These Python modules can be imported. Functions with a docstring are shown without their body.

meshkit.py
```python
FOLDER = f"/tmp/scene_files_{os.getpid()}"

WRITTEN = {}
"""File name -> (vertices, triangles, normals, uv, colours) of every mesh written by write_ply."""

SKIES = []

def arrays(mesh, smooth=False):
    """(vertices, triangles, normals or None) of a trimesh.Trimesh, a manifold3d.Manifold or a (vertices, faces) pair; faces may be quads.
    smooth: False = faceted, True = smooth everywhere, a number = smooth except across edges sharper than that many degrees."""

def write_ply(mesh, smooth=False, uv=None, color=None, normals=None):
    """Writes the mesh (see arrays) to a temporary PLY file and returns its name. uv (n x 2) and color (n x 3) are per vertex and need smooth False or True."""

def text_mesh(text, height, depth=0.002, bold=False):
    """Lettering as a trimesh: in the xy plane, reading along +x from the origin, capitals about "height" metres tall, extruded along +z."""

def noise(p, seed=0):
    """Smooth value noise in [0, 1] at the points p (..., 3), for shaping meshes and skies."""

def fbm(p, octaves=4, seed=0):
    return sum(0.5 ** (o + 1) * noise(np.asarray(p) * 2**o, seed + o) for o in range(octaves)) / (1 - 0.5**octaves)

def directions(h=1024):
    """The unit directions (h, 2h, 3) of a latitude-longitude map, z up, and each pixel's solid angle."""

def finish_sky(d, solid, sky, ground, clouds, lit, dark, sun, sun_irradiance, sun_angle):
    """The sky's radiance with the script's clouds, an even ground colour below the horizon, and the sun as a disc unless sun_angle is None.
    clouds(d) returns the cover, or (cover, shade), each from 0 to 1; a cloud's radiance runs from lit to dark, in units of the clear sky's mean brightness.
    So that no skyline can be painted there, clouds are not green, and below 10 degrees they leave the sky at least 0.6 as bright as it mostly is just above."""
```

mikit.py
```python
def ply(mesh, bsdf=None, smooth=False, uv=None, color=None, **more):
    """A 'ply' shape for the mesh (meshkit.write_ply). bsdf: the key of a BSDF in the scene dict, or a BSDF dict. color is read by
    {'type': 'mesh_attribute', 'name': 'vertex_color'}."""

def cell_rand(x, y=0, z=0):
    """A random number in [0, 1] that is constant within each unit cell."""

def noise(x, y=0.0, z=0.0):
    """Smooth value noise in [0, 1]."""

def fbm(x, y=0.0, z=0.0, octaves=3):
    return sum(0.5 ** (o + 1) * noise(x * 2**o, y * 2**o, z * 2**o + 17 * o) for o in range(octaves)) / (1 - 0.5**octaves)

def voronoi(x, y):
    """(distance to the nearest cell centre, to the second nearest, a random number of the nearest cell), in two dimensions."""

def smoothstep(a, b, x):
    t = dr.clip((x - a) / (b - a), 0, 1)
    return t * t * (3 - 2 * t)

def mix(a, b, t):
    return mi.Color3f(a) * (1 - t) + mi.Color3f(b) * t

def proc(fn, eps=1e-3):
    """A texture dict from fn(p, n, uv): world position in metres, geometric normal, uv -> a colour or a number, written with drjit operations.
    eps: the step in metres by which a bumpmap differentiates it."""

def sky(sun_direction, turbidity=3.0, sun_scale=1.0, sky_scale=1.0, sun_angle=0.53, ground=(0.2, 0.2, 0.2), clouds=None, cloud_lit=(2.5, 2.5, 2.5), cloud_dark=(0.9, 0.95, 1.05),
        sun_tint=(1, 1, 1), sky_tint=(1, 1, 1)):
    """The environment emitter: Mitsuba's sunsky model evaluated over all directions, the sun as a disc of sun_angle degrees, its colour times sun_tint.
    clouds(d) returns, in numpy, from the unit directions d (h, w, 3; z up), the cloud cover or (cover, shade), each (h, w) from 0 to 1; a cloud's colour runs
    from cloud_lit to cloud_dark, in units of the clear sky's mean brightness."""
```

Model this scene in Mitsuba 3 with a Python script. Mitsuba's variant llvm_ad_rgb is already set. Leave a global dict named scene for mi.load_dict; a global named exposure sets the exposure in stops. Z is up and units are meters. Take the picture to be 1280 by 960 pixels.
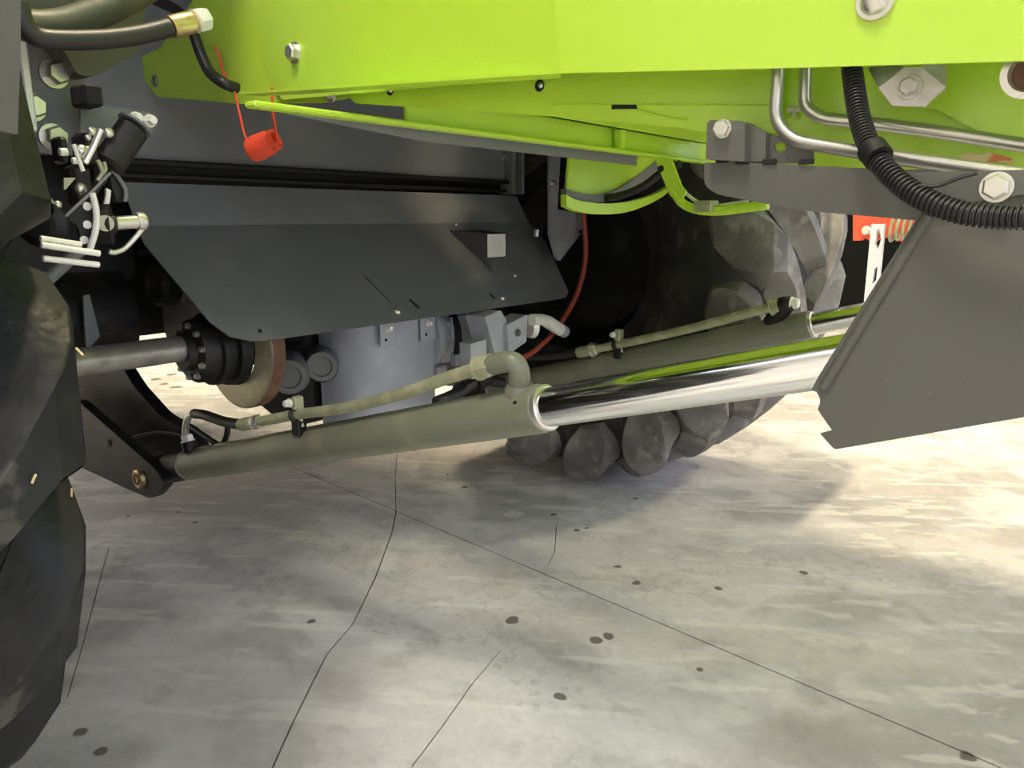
import math, random
import numpy as np
import trimesh
import drjit as dr
import mitsuba as mi
import mikit, meshkit
from mikit import proc, noise, fbm, smoothstep, mix
from shapely.geometry import Polygon, LineString, box as sbox
from shapely.ops import unary_union

T = mi.ScalarTransform4f
random.seed(7)
rng = np.random.default_rng(7)
scene, labels = {}, {}

# ---------------------------------------------------------------- camera, sky, exposure
# axes: x = forwards along the machine, y = across the machine away from the camera, z = up (metres)
yaw, pitch = math.radians(39), math.radians(12.5)
look = np.array([-math.sin(yaw) * math.cos(pitch), math.cos(yaw) * math.cos(pitch), -math.sin(pitch)])
eye = np.array([0, 0, 1.12])
scene['camera'] = {'type': 'perspective', 'fov': 2 * math.degrees(math.atan(640 / 940)), 'fov_axis': 'x', 'near_clip': 0.05, 'far_clip': 200.0,
                   'to_world': T().look_at(origin=eye.tolist(), target=(eye + look).tolist(), up=[0, 0, 1])}
scene['sky'] = mikit.sky([0.5, -0.3, 0.8], sun_scale=0.0, sky_scale=1.0, clouds=lambda d: (np.ones(d.shape[:2]), np.zeros(d.shape[:2])),
                         cloud_lit=(8.4, 8.6, 10.2), ground=(0.25, 0.25, 0.24))
exposure = 1.2
LAMP = 16.0
LAMP_TINT = (1.0, 0.85, 0.56)

# ---------------------------------------------------------------- materials
def rgb(*c): return {'type': 'rgb', 'value': list(c)}
def pr(key, color, rough=0.5, metal=0.0, bump=None, two=True, **kw):
    b = {'type': 'principled', 'base_color': color if isinstance(color, dict) else rgb(*color), 'roughness': rough, 'metallic': metal, **kw}
    if bump: b = {'type': 'bumpmap', 'arbitrary': bump[0], 'scale': bump[1], 'bsdf': b}
    scene[key] = {'type': 'twosided', 'bsdf': b} if two else b

def dusty(a, b, s=9.0, lo=0.5, hi=0.8, speck=0.0, sb=None):
    def fn(p, n, uv):
        t = smoothstep(lo, hi, fbm(p.x * s, p.y * s, p.z * s, 4))
        c = mix(a, b, t)
        if speck:
            c = mix(c, sb or b, smoothstep(1 - speck, 1 - speck + 0.03, noise(p.x * 130, p.y * 130, p.z * 130)))
        return c
    return proc(fn)

GREEN = (0.45, 0.67, 0.045)
pr('green_paint', dusty(GREEN, (0.48, 0.69, 0.06), 5, 0.4, 0.9), 0.32, specular=0.5, clearcoat=0.5, clearcoat_gloss=0.85)
pr('dark_grey', dusty((0.105, 0.109, 0.11), (0.135, 0.138, 0.135), 6, 0.4, 0.8, 0.012, (0.25, 0.25, 0.24)), 0.42)
pr('wall_grey', dusty((0.155, 0.16, 0.167), (0.19, 0.195, 0.2), 5, 0.4, 0.8, 0.008, (0.03, 0.03, 0.03)), 0.45)
pr('sheet_grey', dusty((0.082, 0.081, 0.069), (0.115, 0.112, 0.093), 5, 0.42, 0.8, 0.02, (0.32, 0.31, 0.26)), 0.48)
pr('barrel_grey', dusty((0.155, 0.163, 0.115), (0.235, 0.225, 0.158), 8, 0.5, 0.85, 0.03, (0.42, 0.38, 0.22)), 0.4)
pr('casting_grey', dusty((0.32, 0.33, 0.365), (0.38, 0.39, 0.42), 9, 0.4, 0.8), 0.5)
pr('galv', dusty((0.42, 0.39, 0.33), (0.56, 0.53, 0.46), 28, 0.4, 0.6), 0.42, 0.35)
pr('post_grey_lit', dusty((0.20, 0.205, 0.215), (0.25, 0.255, 0.265), 9, 0.4, 0.8), 0.45)  # wall grey made lighter: door light put into the strap and box colour
pr('weld_grey', (0.26, 0.26, 0.22), 0.45)
pr('black_paint', dusty((0.010, 0.010, 0.009), (0.02, 0.02, 0.018), 9, 0.5, 0.8), 0.45, specular=0.3)
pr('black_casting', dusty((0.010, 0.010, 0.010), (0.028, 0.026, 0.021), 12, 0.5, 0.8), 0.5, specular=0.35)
pr('hose_black', (0.016, 0.016, 0.015), 0.45)
pr('hose_green', dusty((0.05, 0.055, 0.03), (0.09, 0.09, 0.05), 20, 0.4, 0.7), 0.5)
pr('olive_tube', dusty((0.32, 0.33, 0.2), (0.42, 0.42, 0.27), 30, 0.4, 0.7), 0.38, 0.25)
pr('zinc', (0.68, 0.66, 0.58), 0.28, 0.85)
pr('zinc_white', (0.78, 0.77, 0.71), 0.35, 0.25)
pr('pipe_steel', (0.62, 0.60, 0.52), 0.3, 0.9)
pr('zinc_yellow', dusty((0.55, 0.43, 0.2), (0.68, 0.56, 0.3), 40, 0.4, 0.6), 0.32, 0.9)
pr('chrome', (0.86, 0.86, 0.85), 0.1, 1.0)
pr('shaft_steel', dusty((0.24, 0.225, 0.20), (0.36, 0.34, 0.30), 25, 0.4, 0.7), 0.35, 0.5)
pr('disc_steel', dusty((0.5, 0.44, 0.26), (0.62, 0.56, 0.36), 14, 0.4, 0.7), 0.42, 0.4)
pr('rust', dusty((0.11, 0.05, 0.028), (0.17, 0.09, 0.05), 20, 0.4, 0.7), 0.7)
pr('orange_red', (0.72, 0.075, 0.03), 0.42)
pr('red_hose', (0.25, 0.045, 0.025), 0.5)
pr('red_paint', (0.75, 0.10, 0.05), 0.4)
pr('sticker', dusty((0.72, 0.22, 0.10), (0.75, 0.62, 0.3), 60, 0.42, 0.55), 0.5)
pr('white_paint', (0.62, 0.62, 0.66), 0.4)
pr('dark_wall', dusty((0.008, 0.0085, 0.008), (0.012, 0.012, 0.0115), 2, 0.4, 0.8), 0.9, specular=0.05)
pr('hall_white', (0.82, 0.82, 0.79), 0.8)
pr('straw', (0.62, 0.5, 0.25), 0.7)
pr('hole_dark', (0.008, 0.008, 0.008), 0.8)
pr('joint_dark', (0.035, 0.032, 0.028), 0.9)
def rubber(dark, pale, dust, lo, amount, axle):
    def fn(p, n, uv):
        c = mix(dark, pale, smoothstep(lo, lo + 0.3, fbm(p.x * 9, p.y * 9, p.z * 9, 4)))
        streak = fbm(p.x * 30, p.y * 30, p.z * 18, 4)
        c = mix(c, dust, smoothstep(0.5, 0.72, streak) * amount * smoothstep(0.4, 0.65, noise(p.x * 6 + 3, p.y * 6, p.z * 6 + 0.35)))
        if axle:      # mud and scuffs on the treads' running face
            r = dr.sqrt(dr.square(p.x - axle[0]) + dr.square(p.z - axle[1]))
            c = mix(c, dust, smoothstep(0.40, 0.62, fbm(p.x * 40, p.y * 40, p.z * 40, 4)) * smoothstep(axle[2] - 0.012, axle[2] - 0.004, r) * 0.7)
        return c
    return proc(fn)
RB = (proc(lambda p, n, uv: fbm(p.x * 60, p.y * 60, p.z * 60, 3), 2e-3), 0.003)
pr('rubber', rubber((0.012, 0.012, 0.010), (0.026, 0.025, 0.02), (0.06, 0.055, 0.04), 0.45, 0.5, None), 0.55, bump=RB)
pr('rubber_lug', rubber((0.10, 0.096, 0.091), (0.175, 0.168, 0.158), (0.27, 0.257, 0.238), 0.38, 0.6, None), 0.42, bump=RB)
pr('rubber_clean', rubber((0.011, 0.012, 0.012), (0.018, 0.019, 0.018), (0.04, 0.04, 0.035), 0.45, 0.3, None), 0.6, specular=0.3, bump=RB)
pr('rubber_clean_lug', rubber((0.011, 0.012, 0.012), (0.02, 0.021, 0.02), (0.085, 0.087, 0.07), 0.45, 0.10, (-1.93, 0.966, 0.962)), 0.55, specular=0.3, bump=RB)

DRIPS = [(*q[:2], r) for q, r in zip([(-1.671,0.5364,0),(-1.5718,0.5405,0),(-1.9459,0.5285,0),(-1.1669,1.9924,0),(-2.8514,1.1779,0),(-2.7398,1.3199,0),(-2.592,1.3081,0),(-2.0599,2.225,0),(-2.2285,2.2982,0),(-1.5905,2.2194,0),(-1.433,2.1515,0),(-1.4177,2.1919,0),(-1.4312,2.5663,0),(-0.6777,2.33,0),(-0.7042,1.6241,0),(-1.6601,1.1484,0),(-0.916,1.3139,0),(-0.124,1.6907,0),(-1.2246,1.5122,0),(-1.064,1.933,0),(-0.8474,2.0614,0),(-0.9674,1.6126,0),(-0.9821,1.575,0),(-5.3124,2.6155,0),(-5.2384,2.4609,0),(-5.0403,2.4191,0),(-4.8795,2.4209,0)],
         [.022,.017,.013,.014,.014,.008,.011,.016,.012,.013,.017,.01,.01,.013,.014,.012,.02,.02,.022,.018,.018,.018,.02,.05,.05,.04,.05])]
def floor_color(p, n, uv):
    x, y = p.x, p.y
    w = fbm(x * 1.3, y * 1.3, 0, 3)
    big = fbm(x * 1.7 + w * 2, y * 1.7, 3, 5)
    c = mix((0.40, 0.39, 0.382), (0.53, 0.517, 0.50), smoothstep(0.32, 0.68, big))
    # trowel swirls, long along one diagonal
    a, b = x * 0.83 + y * 0.55, -x * 0.55 + y * 0.83
    st = fbm(a * 2.2 + w * 3, b * 9 + w * 4, 7, 5)
    c = mix(c, (0.62, 0.60, 0.57), smoothstep(0.5, 0.75, st) * 0.5)
    # grime: large cloudy patches broken up by finer ones
    g = fbm(x * 2.6 + 9 + w, y * 3.2 + w * 2, 11, 6)
    c = mix(c, (0.24, 0.234, 0.226), smoothstep(0.47, 0.66, g) * 0.55)
    c = mix(c, (0.27, 0.262, 0.25), smoothstep(0.50, 0.72, fbm(x * 9, y * 11, 41, 6)) * 0.35)
    c = mix(c, (0.44, 0.355, 0.31), smoothstep(0.52, 0.72, fbm(a * 1.5 + 4, b * 5 - w * 2, 23, 5)) * 0.22)
    # pale scuffs and fine grit
    c = mix(c, (0.66, 0.65, 0.60), smoothstep(0.60, 0.72, fbm(a * 5 - w * 5, b * 24, 31, 5)) * 0.4)
    c = mix(c, (0.19, 0.18, 0.17), smoothstep(0.64, 0.72, fbm(x * 38, y * 38, 2, 3)) * 0.2 * smoothstep(0.5, 0.7, noise(x * 3, y * 3, 8)))
    c = c * (0.93 + 0.14 * fbm(x * 70, y * 70, 1, 3))
    wob = (noise(x * 45, y * 45, 5) - 0.5) * 0.012
    d = mi.Float(1e3)
    for (sx, sy, r) in DRIPS:
        d = dr.minimum(d, dr.sqrt(dr.square(x - sx) + dr.square((y - sy))) - r * 0.75)
    c = c * 1.16
    return mix(c, (0.075, 0.062, 0.05), (1 - smoothstep(-0.002, 0.003, d + wob)) * 0.8)
pr('concrete', proc(floor_color), proc(lambda p, n, uv: 0.42 + 0.25 * fbm(p.x * 3, p.y * 3, 4, 3)), bump=(proc(lambda p, n, uv: fbm(p.x * 30, p.y * 30, 0, 3), 4e-3), 0.002), specular=0.4)

# ---------------------------------------------------------------- helpers
def put(key, mesh, mat, smooth=35):
    base, i = key, 0
    while key in scene:
        i += 1
        key = f'{base}_{i:03d}'
    if isinstance(mesh, (list, tuple)): mesh = trimesh.util.concatenate(mesh)
    scene[key] = mikit.ply(mesh, mat, smooth=smooth)
    return key
def tag(key, label, cat=None, group=None, kind=None):
    d = {'label': label}
    if cat: d['category'] = cat
    if group: d['group'] = group
    if kind: d['kind'] = kind
    labels[key] = d
    return key
def nrm(v):
    v = np.asarray(v, float)
    return v / np.linalg.norm(v)
def frame(axis):
    w = nrm(axis)
    a = nrm(np.cross([0, 0, 1.0] if abs(w[2]) < 0.9 else [1.0, 0, 0], w))
    return a, np.cross(w, a), w
def lathe(profile, origin, axis, n=40):
    """profile: (distance along axis, radius)"""
    a, b, w = frame(axis)
    P = np.array(profile, float)
    ang = np.arange(n) * 2 * np.pi / n
    ring = np.cos(ang)[:, None] * a + np.sin(ang)[:, None] * b
    v = (np.asarray(origin, float) + P[:, 0][:, None, None] * w + P[:, 1][:, None, None] * ring[None]).reshape(-1, 3)
    i, j = np.meshgrid(np.arange(len(P) - 1), np.arange(n), indexing='ij')
    q = np.stack([i * n + j, i * n + (j + 1) % n, (i + 1) * n + (j + 1) % n, (i + 1) * n + j], -1).reshape(-1, 4)
    f = np.vstack([q[:, [0, 1, 2]], q[:, [0, 2, 3]]])
    m = trimesh.Trimesh(v, f, process=True, merge_norm=True)
    m.update_faces(m.nondegenerate_faces())
    return m
def cyl(p0, p1, r, ch=None, n=32):
    p0, p1 = np.asarray(p0, float), np.asarray(p1, float)
    L = np.linalg.norm(p1 - p0)
    ch = min(r, L) * 0.12 if ch is None else ch
    return lathe([(0, 0), (0, r - ch), (ch, r), (L - ch, r), (L, r - ch), (L, 0)], p0, p1 - p0, n)
def spline(pts, k=10):
    P = np.asarray(pts, float)
    if len(P) == 2: return np.linspace(P[0], P[1], 3)
    Q = np.vstack([2 * P[0] - P[1], P, 2 * P[-1] - P[-2]])
    out = []
    for i in range(1, len(Q) - 2):
        p0, p1, p2, p3 = Q[i - 1:i + 3]
        t = np.linspace(0, 1, k, endpoint=False)[:, None]
        out.append(0.5 * (2 * p1 + (p2 - p0) * t + (2 * p0 - 5 * p1 + 4 * p2 - p3) * t ** 2 + (3 * p1 - p0 - 3 * p2 + p3) * t ** 3))
    return np.vstack(out + [P[-1:]])
def bent(pts, r, k=8):
    """a polyline whose corners are rounded with radius about r"""
    P = [np.asarray(p, float) for p in pts]
    out = [P[0]]
    for a, b, c in zip(P, P[1:], P[2:]):
        d1, d2 = nrm(a - b), nrm(c - b)
        l = min(r, np.linalg.norm(a - b) * 0.48, np.linalg.norm(c - b) * 0.48)
        s, e = b + d1 * l, b + d2 * l
        for t in np.linspace(0, 1, k): out.append((1 - t) ** 2 * s + 2 * t * (1 - t) * b + t ** 2 * e)
    return np.array(out + [P[-1]])
def tube(path, r, n=16, cap=True):
    P = np.asarray(path, float)
    t = np.gradient(P, axis=0)
    t /= np.linalg.norm(t, axis=1, keepdims=True) + 1e-12
    a = frame(t[0])[0]
    ang = np.arange(n) * 2 * np.pi / n
    R = np.broadcast_to(r, (len(P),))
    V = []
    for p, w, rr in zip(P, t, R):
        a = nrm(a - w * (a @ w))
        b = np.cross(w, a)
        V.append(p + rr * (np.cos(ang)[:, None] * a + np.sin(ang)[:, None] * b))
    m = len(P)
    v = np.vstack(V + ([P[:1], P[-1:]] if cap else []))
    i, j = np.meshgrid(np.arange(m - 1), np.arange(n), indexing='ij')
    q = np.stack([i * n + j, i * n + (j + 1) % n, (i + 1) * n + (j + 1) % n, (i + 1) * n + j], -1).reshape(-1, 4)
    f = [q[:, [0, 1, 2]], q[:, [0, 2, 3]]]
    if cap:
        j = np.arange(n)
        f += [np.stack([j * 0 + m * n, (j + 1) % n, j], 1), np.stack([j * 0 + m * n + 1, (m - 1) * n + j, (m - 1) * n + (j + 1) % n], 1)]
    return trimesh.Trimesh(v, np.vstack(f), process=False)
def slab(pts, thick, normal=None, holes=()):
    """a flat sheet: outline of coplanar points, given thickness away from the outline along normal"""
    P = np.asarray(pts, float)
    c = P.mean(0)
    w = np.linalg.svd(P - c)[2][2]
    if normal is not None and w @ np.asarray(normal, float) < 0: w = -w
    a, b, w = frame(w)
    to2 = lambda Q: np.stack([(np.asarray(Q, float) - c) @ a, (np.asarray(Q, float) - c) @ b], 1)
    poly = Polygon(to2(P), [to2(h) for h in holes]).buffer(0)
    m = trimesh.creation.extrude_polygon(poly, thick, engine='earcut')
    m.apply_transform(np.vstack([np.column_stack([a, b, w, c]), [0, 0, 0, 1]]))
    return m
def roundpts(pts, r, k=5, closed=True):
    P = [np.asarray(p, float) for p in pts]
    n, out = len(P), []
    rr = r if hasattr(r, '__len__') else [r] * n
    for i in range(n):
        a, b, c = P[i - 1], P[i], P[(i + 1) % n]
        if rr[i] <= 0: out.append(b); continue
        l = min(rr[i], np.linalg.norm(a - b) * 0.45, np.linalg.norm(c - b) * 0.45)
        s, e = b + nrm(a - b) * l, b + nrm(c - b) * l
        for t in np.linspace(0, 1, k): out.append((1 - t) ** 2 * s + 2 * t * (1 - t) * b + t ** 2 * e)
    return out
def rbox(lo, hi, c=0.004, rot=None, at=None):
    lo, hi = np.minimum(lo, hi), np.maximum(lo, hi)
    c = min(c, *(0.4 * (hi - lo)))
    v = []
    for s in np.ndindex(2, 2, 2):
        s = np.array(s)
        for k in range(3):
            q = np.where(s == 1, hi - c, lo + c)
            q[k] = hi[k] if s[k] else lo[k]
            v.append(q)
    m = trimesh.convex.convex_hull(np.array(v))
    if rot is not None:
        ctr = (lo + hi) / 2 if at is None else at
        m.apply_transform(trimesh.transformations.rotation_matrix(rot[1], rot[0], ctr))
    return m
def hull(pts): return trimesh.convex.convex_hull(np.asarray(pts, float))
def hexhead(origin, axis, across, h, washer=1.45, wt=0.003, turn=0.2):
    """washer, hexagonal head with a chamfered crown"""
    a, b, w = frame(axis)
    o = np.asarray(origin, float)
    r = across / math.sqrt(3)
    parts = []
    if washer: parts.append(lathe([(0, 0), (0, r * washer), (wt, r * washer - 0.0006), (wt, 0)], o, w, 28))
    rings = []
    for d, rr in ((wt, r), (wt + h * 0.8, r), (wt + h, r * 0.82)):
        ang = turn + np.arange(6) * np.pi / 3
        rings.append(o + d * w + rr * (np.cos(ang)[:, None] * a + np.sin(ang)[:, None] * b))
    parts.append(hull(np.vstack(rings)))
    return trimesh.util.concatenate(parts)
def domehead(origin, axis, r, h):
    return lathe([(0, 0), (0, r), (0.2 * h, r), (0.6 * h, r * 0.82), (0.9 * h, r * 0.45), (h, 0)], origin, axis, 24)
def arr(*c): return np.array(c, float)
X, Y, Zx = arr(1, 0, 0), arr(0, 1, 0), arr(0, 0, 1)

# ---------------------------------------------------------------- the hall
def long_line(p, q, ext):
    p, q = np.asarray(p[:2]), np.asarray(q[:2])
    d = nrm(q - p)
    return LineString([p - d * ext, q + d * ext])
ground = sbox(-11.5, -7.5, 6.5, 9.3)
cuts = [long_line((-2.755,1.9135,0), (-0.0781,1.697,0), 30).buffer(0.0030),
        LineString([q[:2] for q in [(-1.242,0.7394,0),(-1.3542,0.8823,0),(-1.4945,1.0715,0),(-1.56,1.2129,0),(-1.732,1.4477,0),(-1.9506,1.7138,0),(-2.0815,1.853,0)]]).buffer(0.0024),
        LineString([q[:2] for q in [(-2.0815,1.853,0),(-2.3568,2.1,0),(-2.6961,2.4255,0)]]).buffer(0.0014),
        LineString([q[:2] for q in [(-1.0188,0.9261,0),(-1.0608,1.0654,0),(-1.1116,1.2165,0),(-1.1507,1.3739,0)]]).buffer(0.0014),
        LineString([q[:2] for q in [(-2.5193,0.7546,0),(-2.4487,0.9176,0),(-2.3362,1.1857,0),(-2.2478,1.41,0),(-2.2195,1.5903,0)]]).buffer(0.0014),
        LineString([q[:2] for q in [(-1.8271,0.5682,0),(-2.0619,0.7006,0),(-2.3404,0.8524,0),(-2.6122,1.0033,0)]]).buffer(0.0014),
        LineString([q[:2] for q in [(-1.3565,1.8691,0),(-1.3922,1.9501,0),(-1.5266,2.1514,0)]]).buffer(0.0012)]
pieces = ground.difference(unary_union(cuts))
pieces = sorted(getattr(pieces, 'geoms', [pieces]), key=lambda g: -g.area)
for g in pieces:
    if g.area > 0.01:
        m = trimesh.creation.extrude_polygon(g, 0.02, engine='earcut')
        m.apply_translation([0, 0, -0.02])
        put('floor__slab', m, 'concrete', False)
put('floor', rbox([-11.5, -7.5, -0.12], [6.5, 9.3, -0.02], 0.001), 'joint_dark', False)
tag('floor', 'stained grey concrete floor with saw-cut joints and cracks', kind='structure')
put('wall_back', rbox([-11.5, 9.3, -0.12], [1.6, 9.5, 6.2], 0.001), 'dark_wall', False)
tag('wall_back', 'dark grey wall at the back of the hall', kind='structure')
put('wall_left', rbox([-11.7, -7.5, -0.12], [-11.5, 9.5, 6.2], 0.001), 'hall_white', False)
tag('wall_left', 'pale side wall of the hall behind the machine', kind='structure')
put('added_wall_right', rbox([-11.7, -7.7, -0.12], [6.5, -7.5, 6.2], 0.001), 'hall_white', False)  # unseen wall added to cut low sky light and darken the far parts
tag('added_wall_right', 'added unseen pale wall behind the camera, shuts out low sky light', kind='structure')
put('ceiling', [rbox([-11.7, -2.6, 6.2], [6.5, 9.5, 6.35], 0.001), rbox([-11.7, -7.5, 6.2], [6.5, -4.8, 6.35], 0.001), *[rbox([u, -4.8, 6.2], [u + .15, -2.6, 6.35], 0.001) for u in (-11.7, -8, -5, -2, 1, 4, 6.35)]], 'hall_white', False)
tag('ceiling', 'pale ceiling of the hall with a long roof light on the camera side', kind='structure')
for (lx, ly, hx, hy, pw, tint, lab) in ((-1.1, 1.9, 0.13, 0.22, 13.0, LAMP_TINT, 'rectangular hall lamp right above the machine'), (-0.5, -1.6, 0.45, 0.7, 0.85, (1.0, 0.95, 0.80), 'rectangular hall lamp above the camera side of the machine'),
                                  (3.6, 6.2, 0.35, 0.6, 1.5, LAMP_TINT, 'rectangular hall lamp above the open floor in front of the machine'), (-6.2, 3.6, 0.35, 0.6, 3.0, LAMP_TINT, 'rectangular hall lamp above the floor behind the machine')):
    k = put('hall_lamp', rbox([lx - hx - .05, ly - hy - .05, 6.1], [lx + hx + .05, ly + hy + .05, 6.198], 0.01), 'white_paint')
    tag(k, lab, 'lamp')
    scene[k + '__diffuser'] = {**mikit.ply((np.array([[lx - hx, ly - hy, 6.09], [lx + hx, ly - hy, 6.09], [lx + hx, ly + hy, 6.09], [lx - hx, ly + hy, 6.09]]), np.array([[0, 3, 2, 1]])), 'white_paint'),
                               'emitter': {'type': 'area', 'radiance': rgb(*[LAMP * pw * c * 2 for c in tint])}}

# ---------------------------------------------------------------- tyres
def wheel(name, cu, cv, cz, mat, phase, label, N=17):
    """axle along y; cv is the middle of the tyre"""
    k = cz / .966
    W = [(-.26, .40), (-.30, .44), (-.345, .52), (-.372, .62), (-.372, .72), (-.355, .80), (-.32, .86), (-.24, .885), (-.12, .898), (0, .902)]
    prof = W + [(-a, r) for a, r in W[-2::-1]] + [(.24, .40), (-.24, .40), (-.26, .40)]
    put(name + '__tyre', lathe([(a, r * k) for a, r in prof], [cu, cv, cz], Y, 96), mat, 40)
    put(name + '__rim', lathe([(a, r * k) for a, r in [(-.275, .0), (-.1, 0), (-.1, .3), (-.18, .36), (-.24, .41), (-.285, .43), (-.275, .38), (.275, .38), (.285, .43), (.24, .41), (.16, .36), (.05, .3), (.05, 0)]], [cu, cv, cz], Y, 64), 'black_paint', 40)
    # stations of one lug: across, radius of its crown, outward direction (across, radial), height, half-width at foot and crown
    st = [(-.035, .958, 0, 1, .064, .05, .018), (-.01, .966, 0, 1, .066, .08, .028), (.1, .966, 0, 1, .068, .10, .036), (.2, .963, .02, 1, .072, .12, .042), (.29, .957, .1, 1, .08, .135, .050),
          (.345, .945, .35, .93, .088, .145, .064), (.385, .915, .75, .66, .088, .15, .085), (.405, .865, .96, .25, .072, .15, .102), (.408, .80, 1, 0, .057, .145, .108), (.405, .75, 1, 0, .05, .13, .095), (.402, .71, 1, -.1, .044, .105, .066), (.388, .69, 1, -.2, .02, .08, .045)]
    for s in (1, -1):
        for q in range(N):
            th0 = (q + (0.5 if s > 0 else 0)) * 2 * math.pi / N + phase
            rows = []
            for (w, rt, nw, nr, h, hb, ht) in st:
                th = th0 + 0.40 * max(min(w, .36), -.03) / .36 * (0.85 + 0.15 * max(w, 0) / .36) + max(0, .9 - rt) * 0.5
                Nn = nrm([nw, nr])
                sec = []
                for (e, t) in ((0, -hb), (.3, -(hb * .55 + ht * .45)), (.93, -ht - .003), (1, -ht + .005), (1, ht - .005), (.93, ht + .003), (.3, hb * .55 + ht * .45), (0, hb)):
                    ww, r = w - Nn[0] * h * (1 - e), rt - Nn[1] * h * (1 - e)
                    a = th + t / max(r, .8)
                    sec.append([cu + k * r * math.cos(a), cv + s * ww, cz + k * r * math.sin(a)])
                rows.append(sec)
            V = np.array(rows)
            m, n = V.shape[:2]
            f = []
            for i in range(m - 1):
                for j in range(n - 1):
                    c4 = [i * n + j, i * n + j + 1, (i + 1) * n + j + 1, (i + 1) * n + j]
                    f += [[c4[0], c4[1], c4[2]], [c4[0], c4[2], c4[3]]]
            for i in (0, m - 1):
                for j in range(1, n - 1): f.append([i * n, i * n + j, i * n + j + 1] if i == 0 else [i * n, i * n + j + 1, i * n + j])
            mm = trimesh.Trimesh(V.reshape(-1, 3), np.array(f), process=False)
            if s > 0: mm.invert()
            put(name + '__lug', mm, mat + '_lug', 28)
    tag(name, label, 'wheel')
wheel('front_wheel', -1.80, 2.88, 0.945, 'rubber', 0.05, 'dusty black lugged wheel behind the second lift cylinder, far side of the machine')
wheel('front_wheel_001', -1.93, -0.005, 0.966, 'rubber_clean', 0.06, 'large black lugged wheel cut off by the left edge, nearest to the camera')

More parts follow.
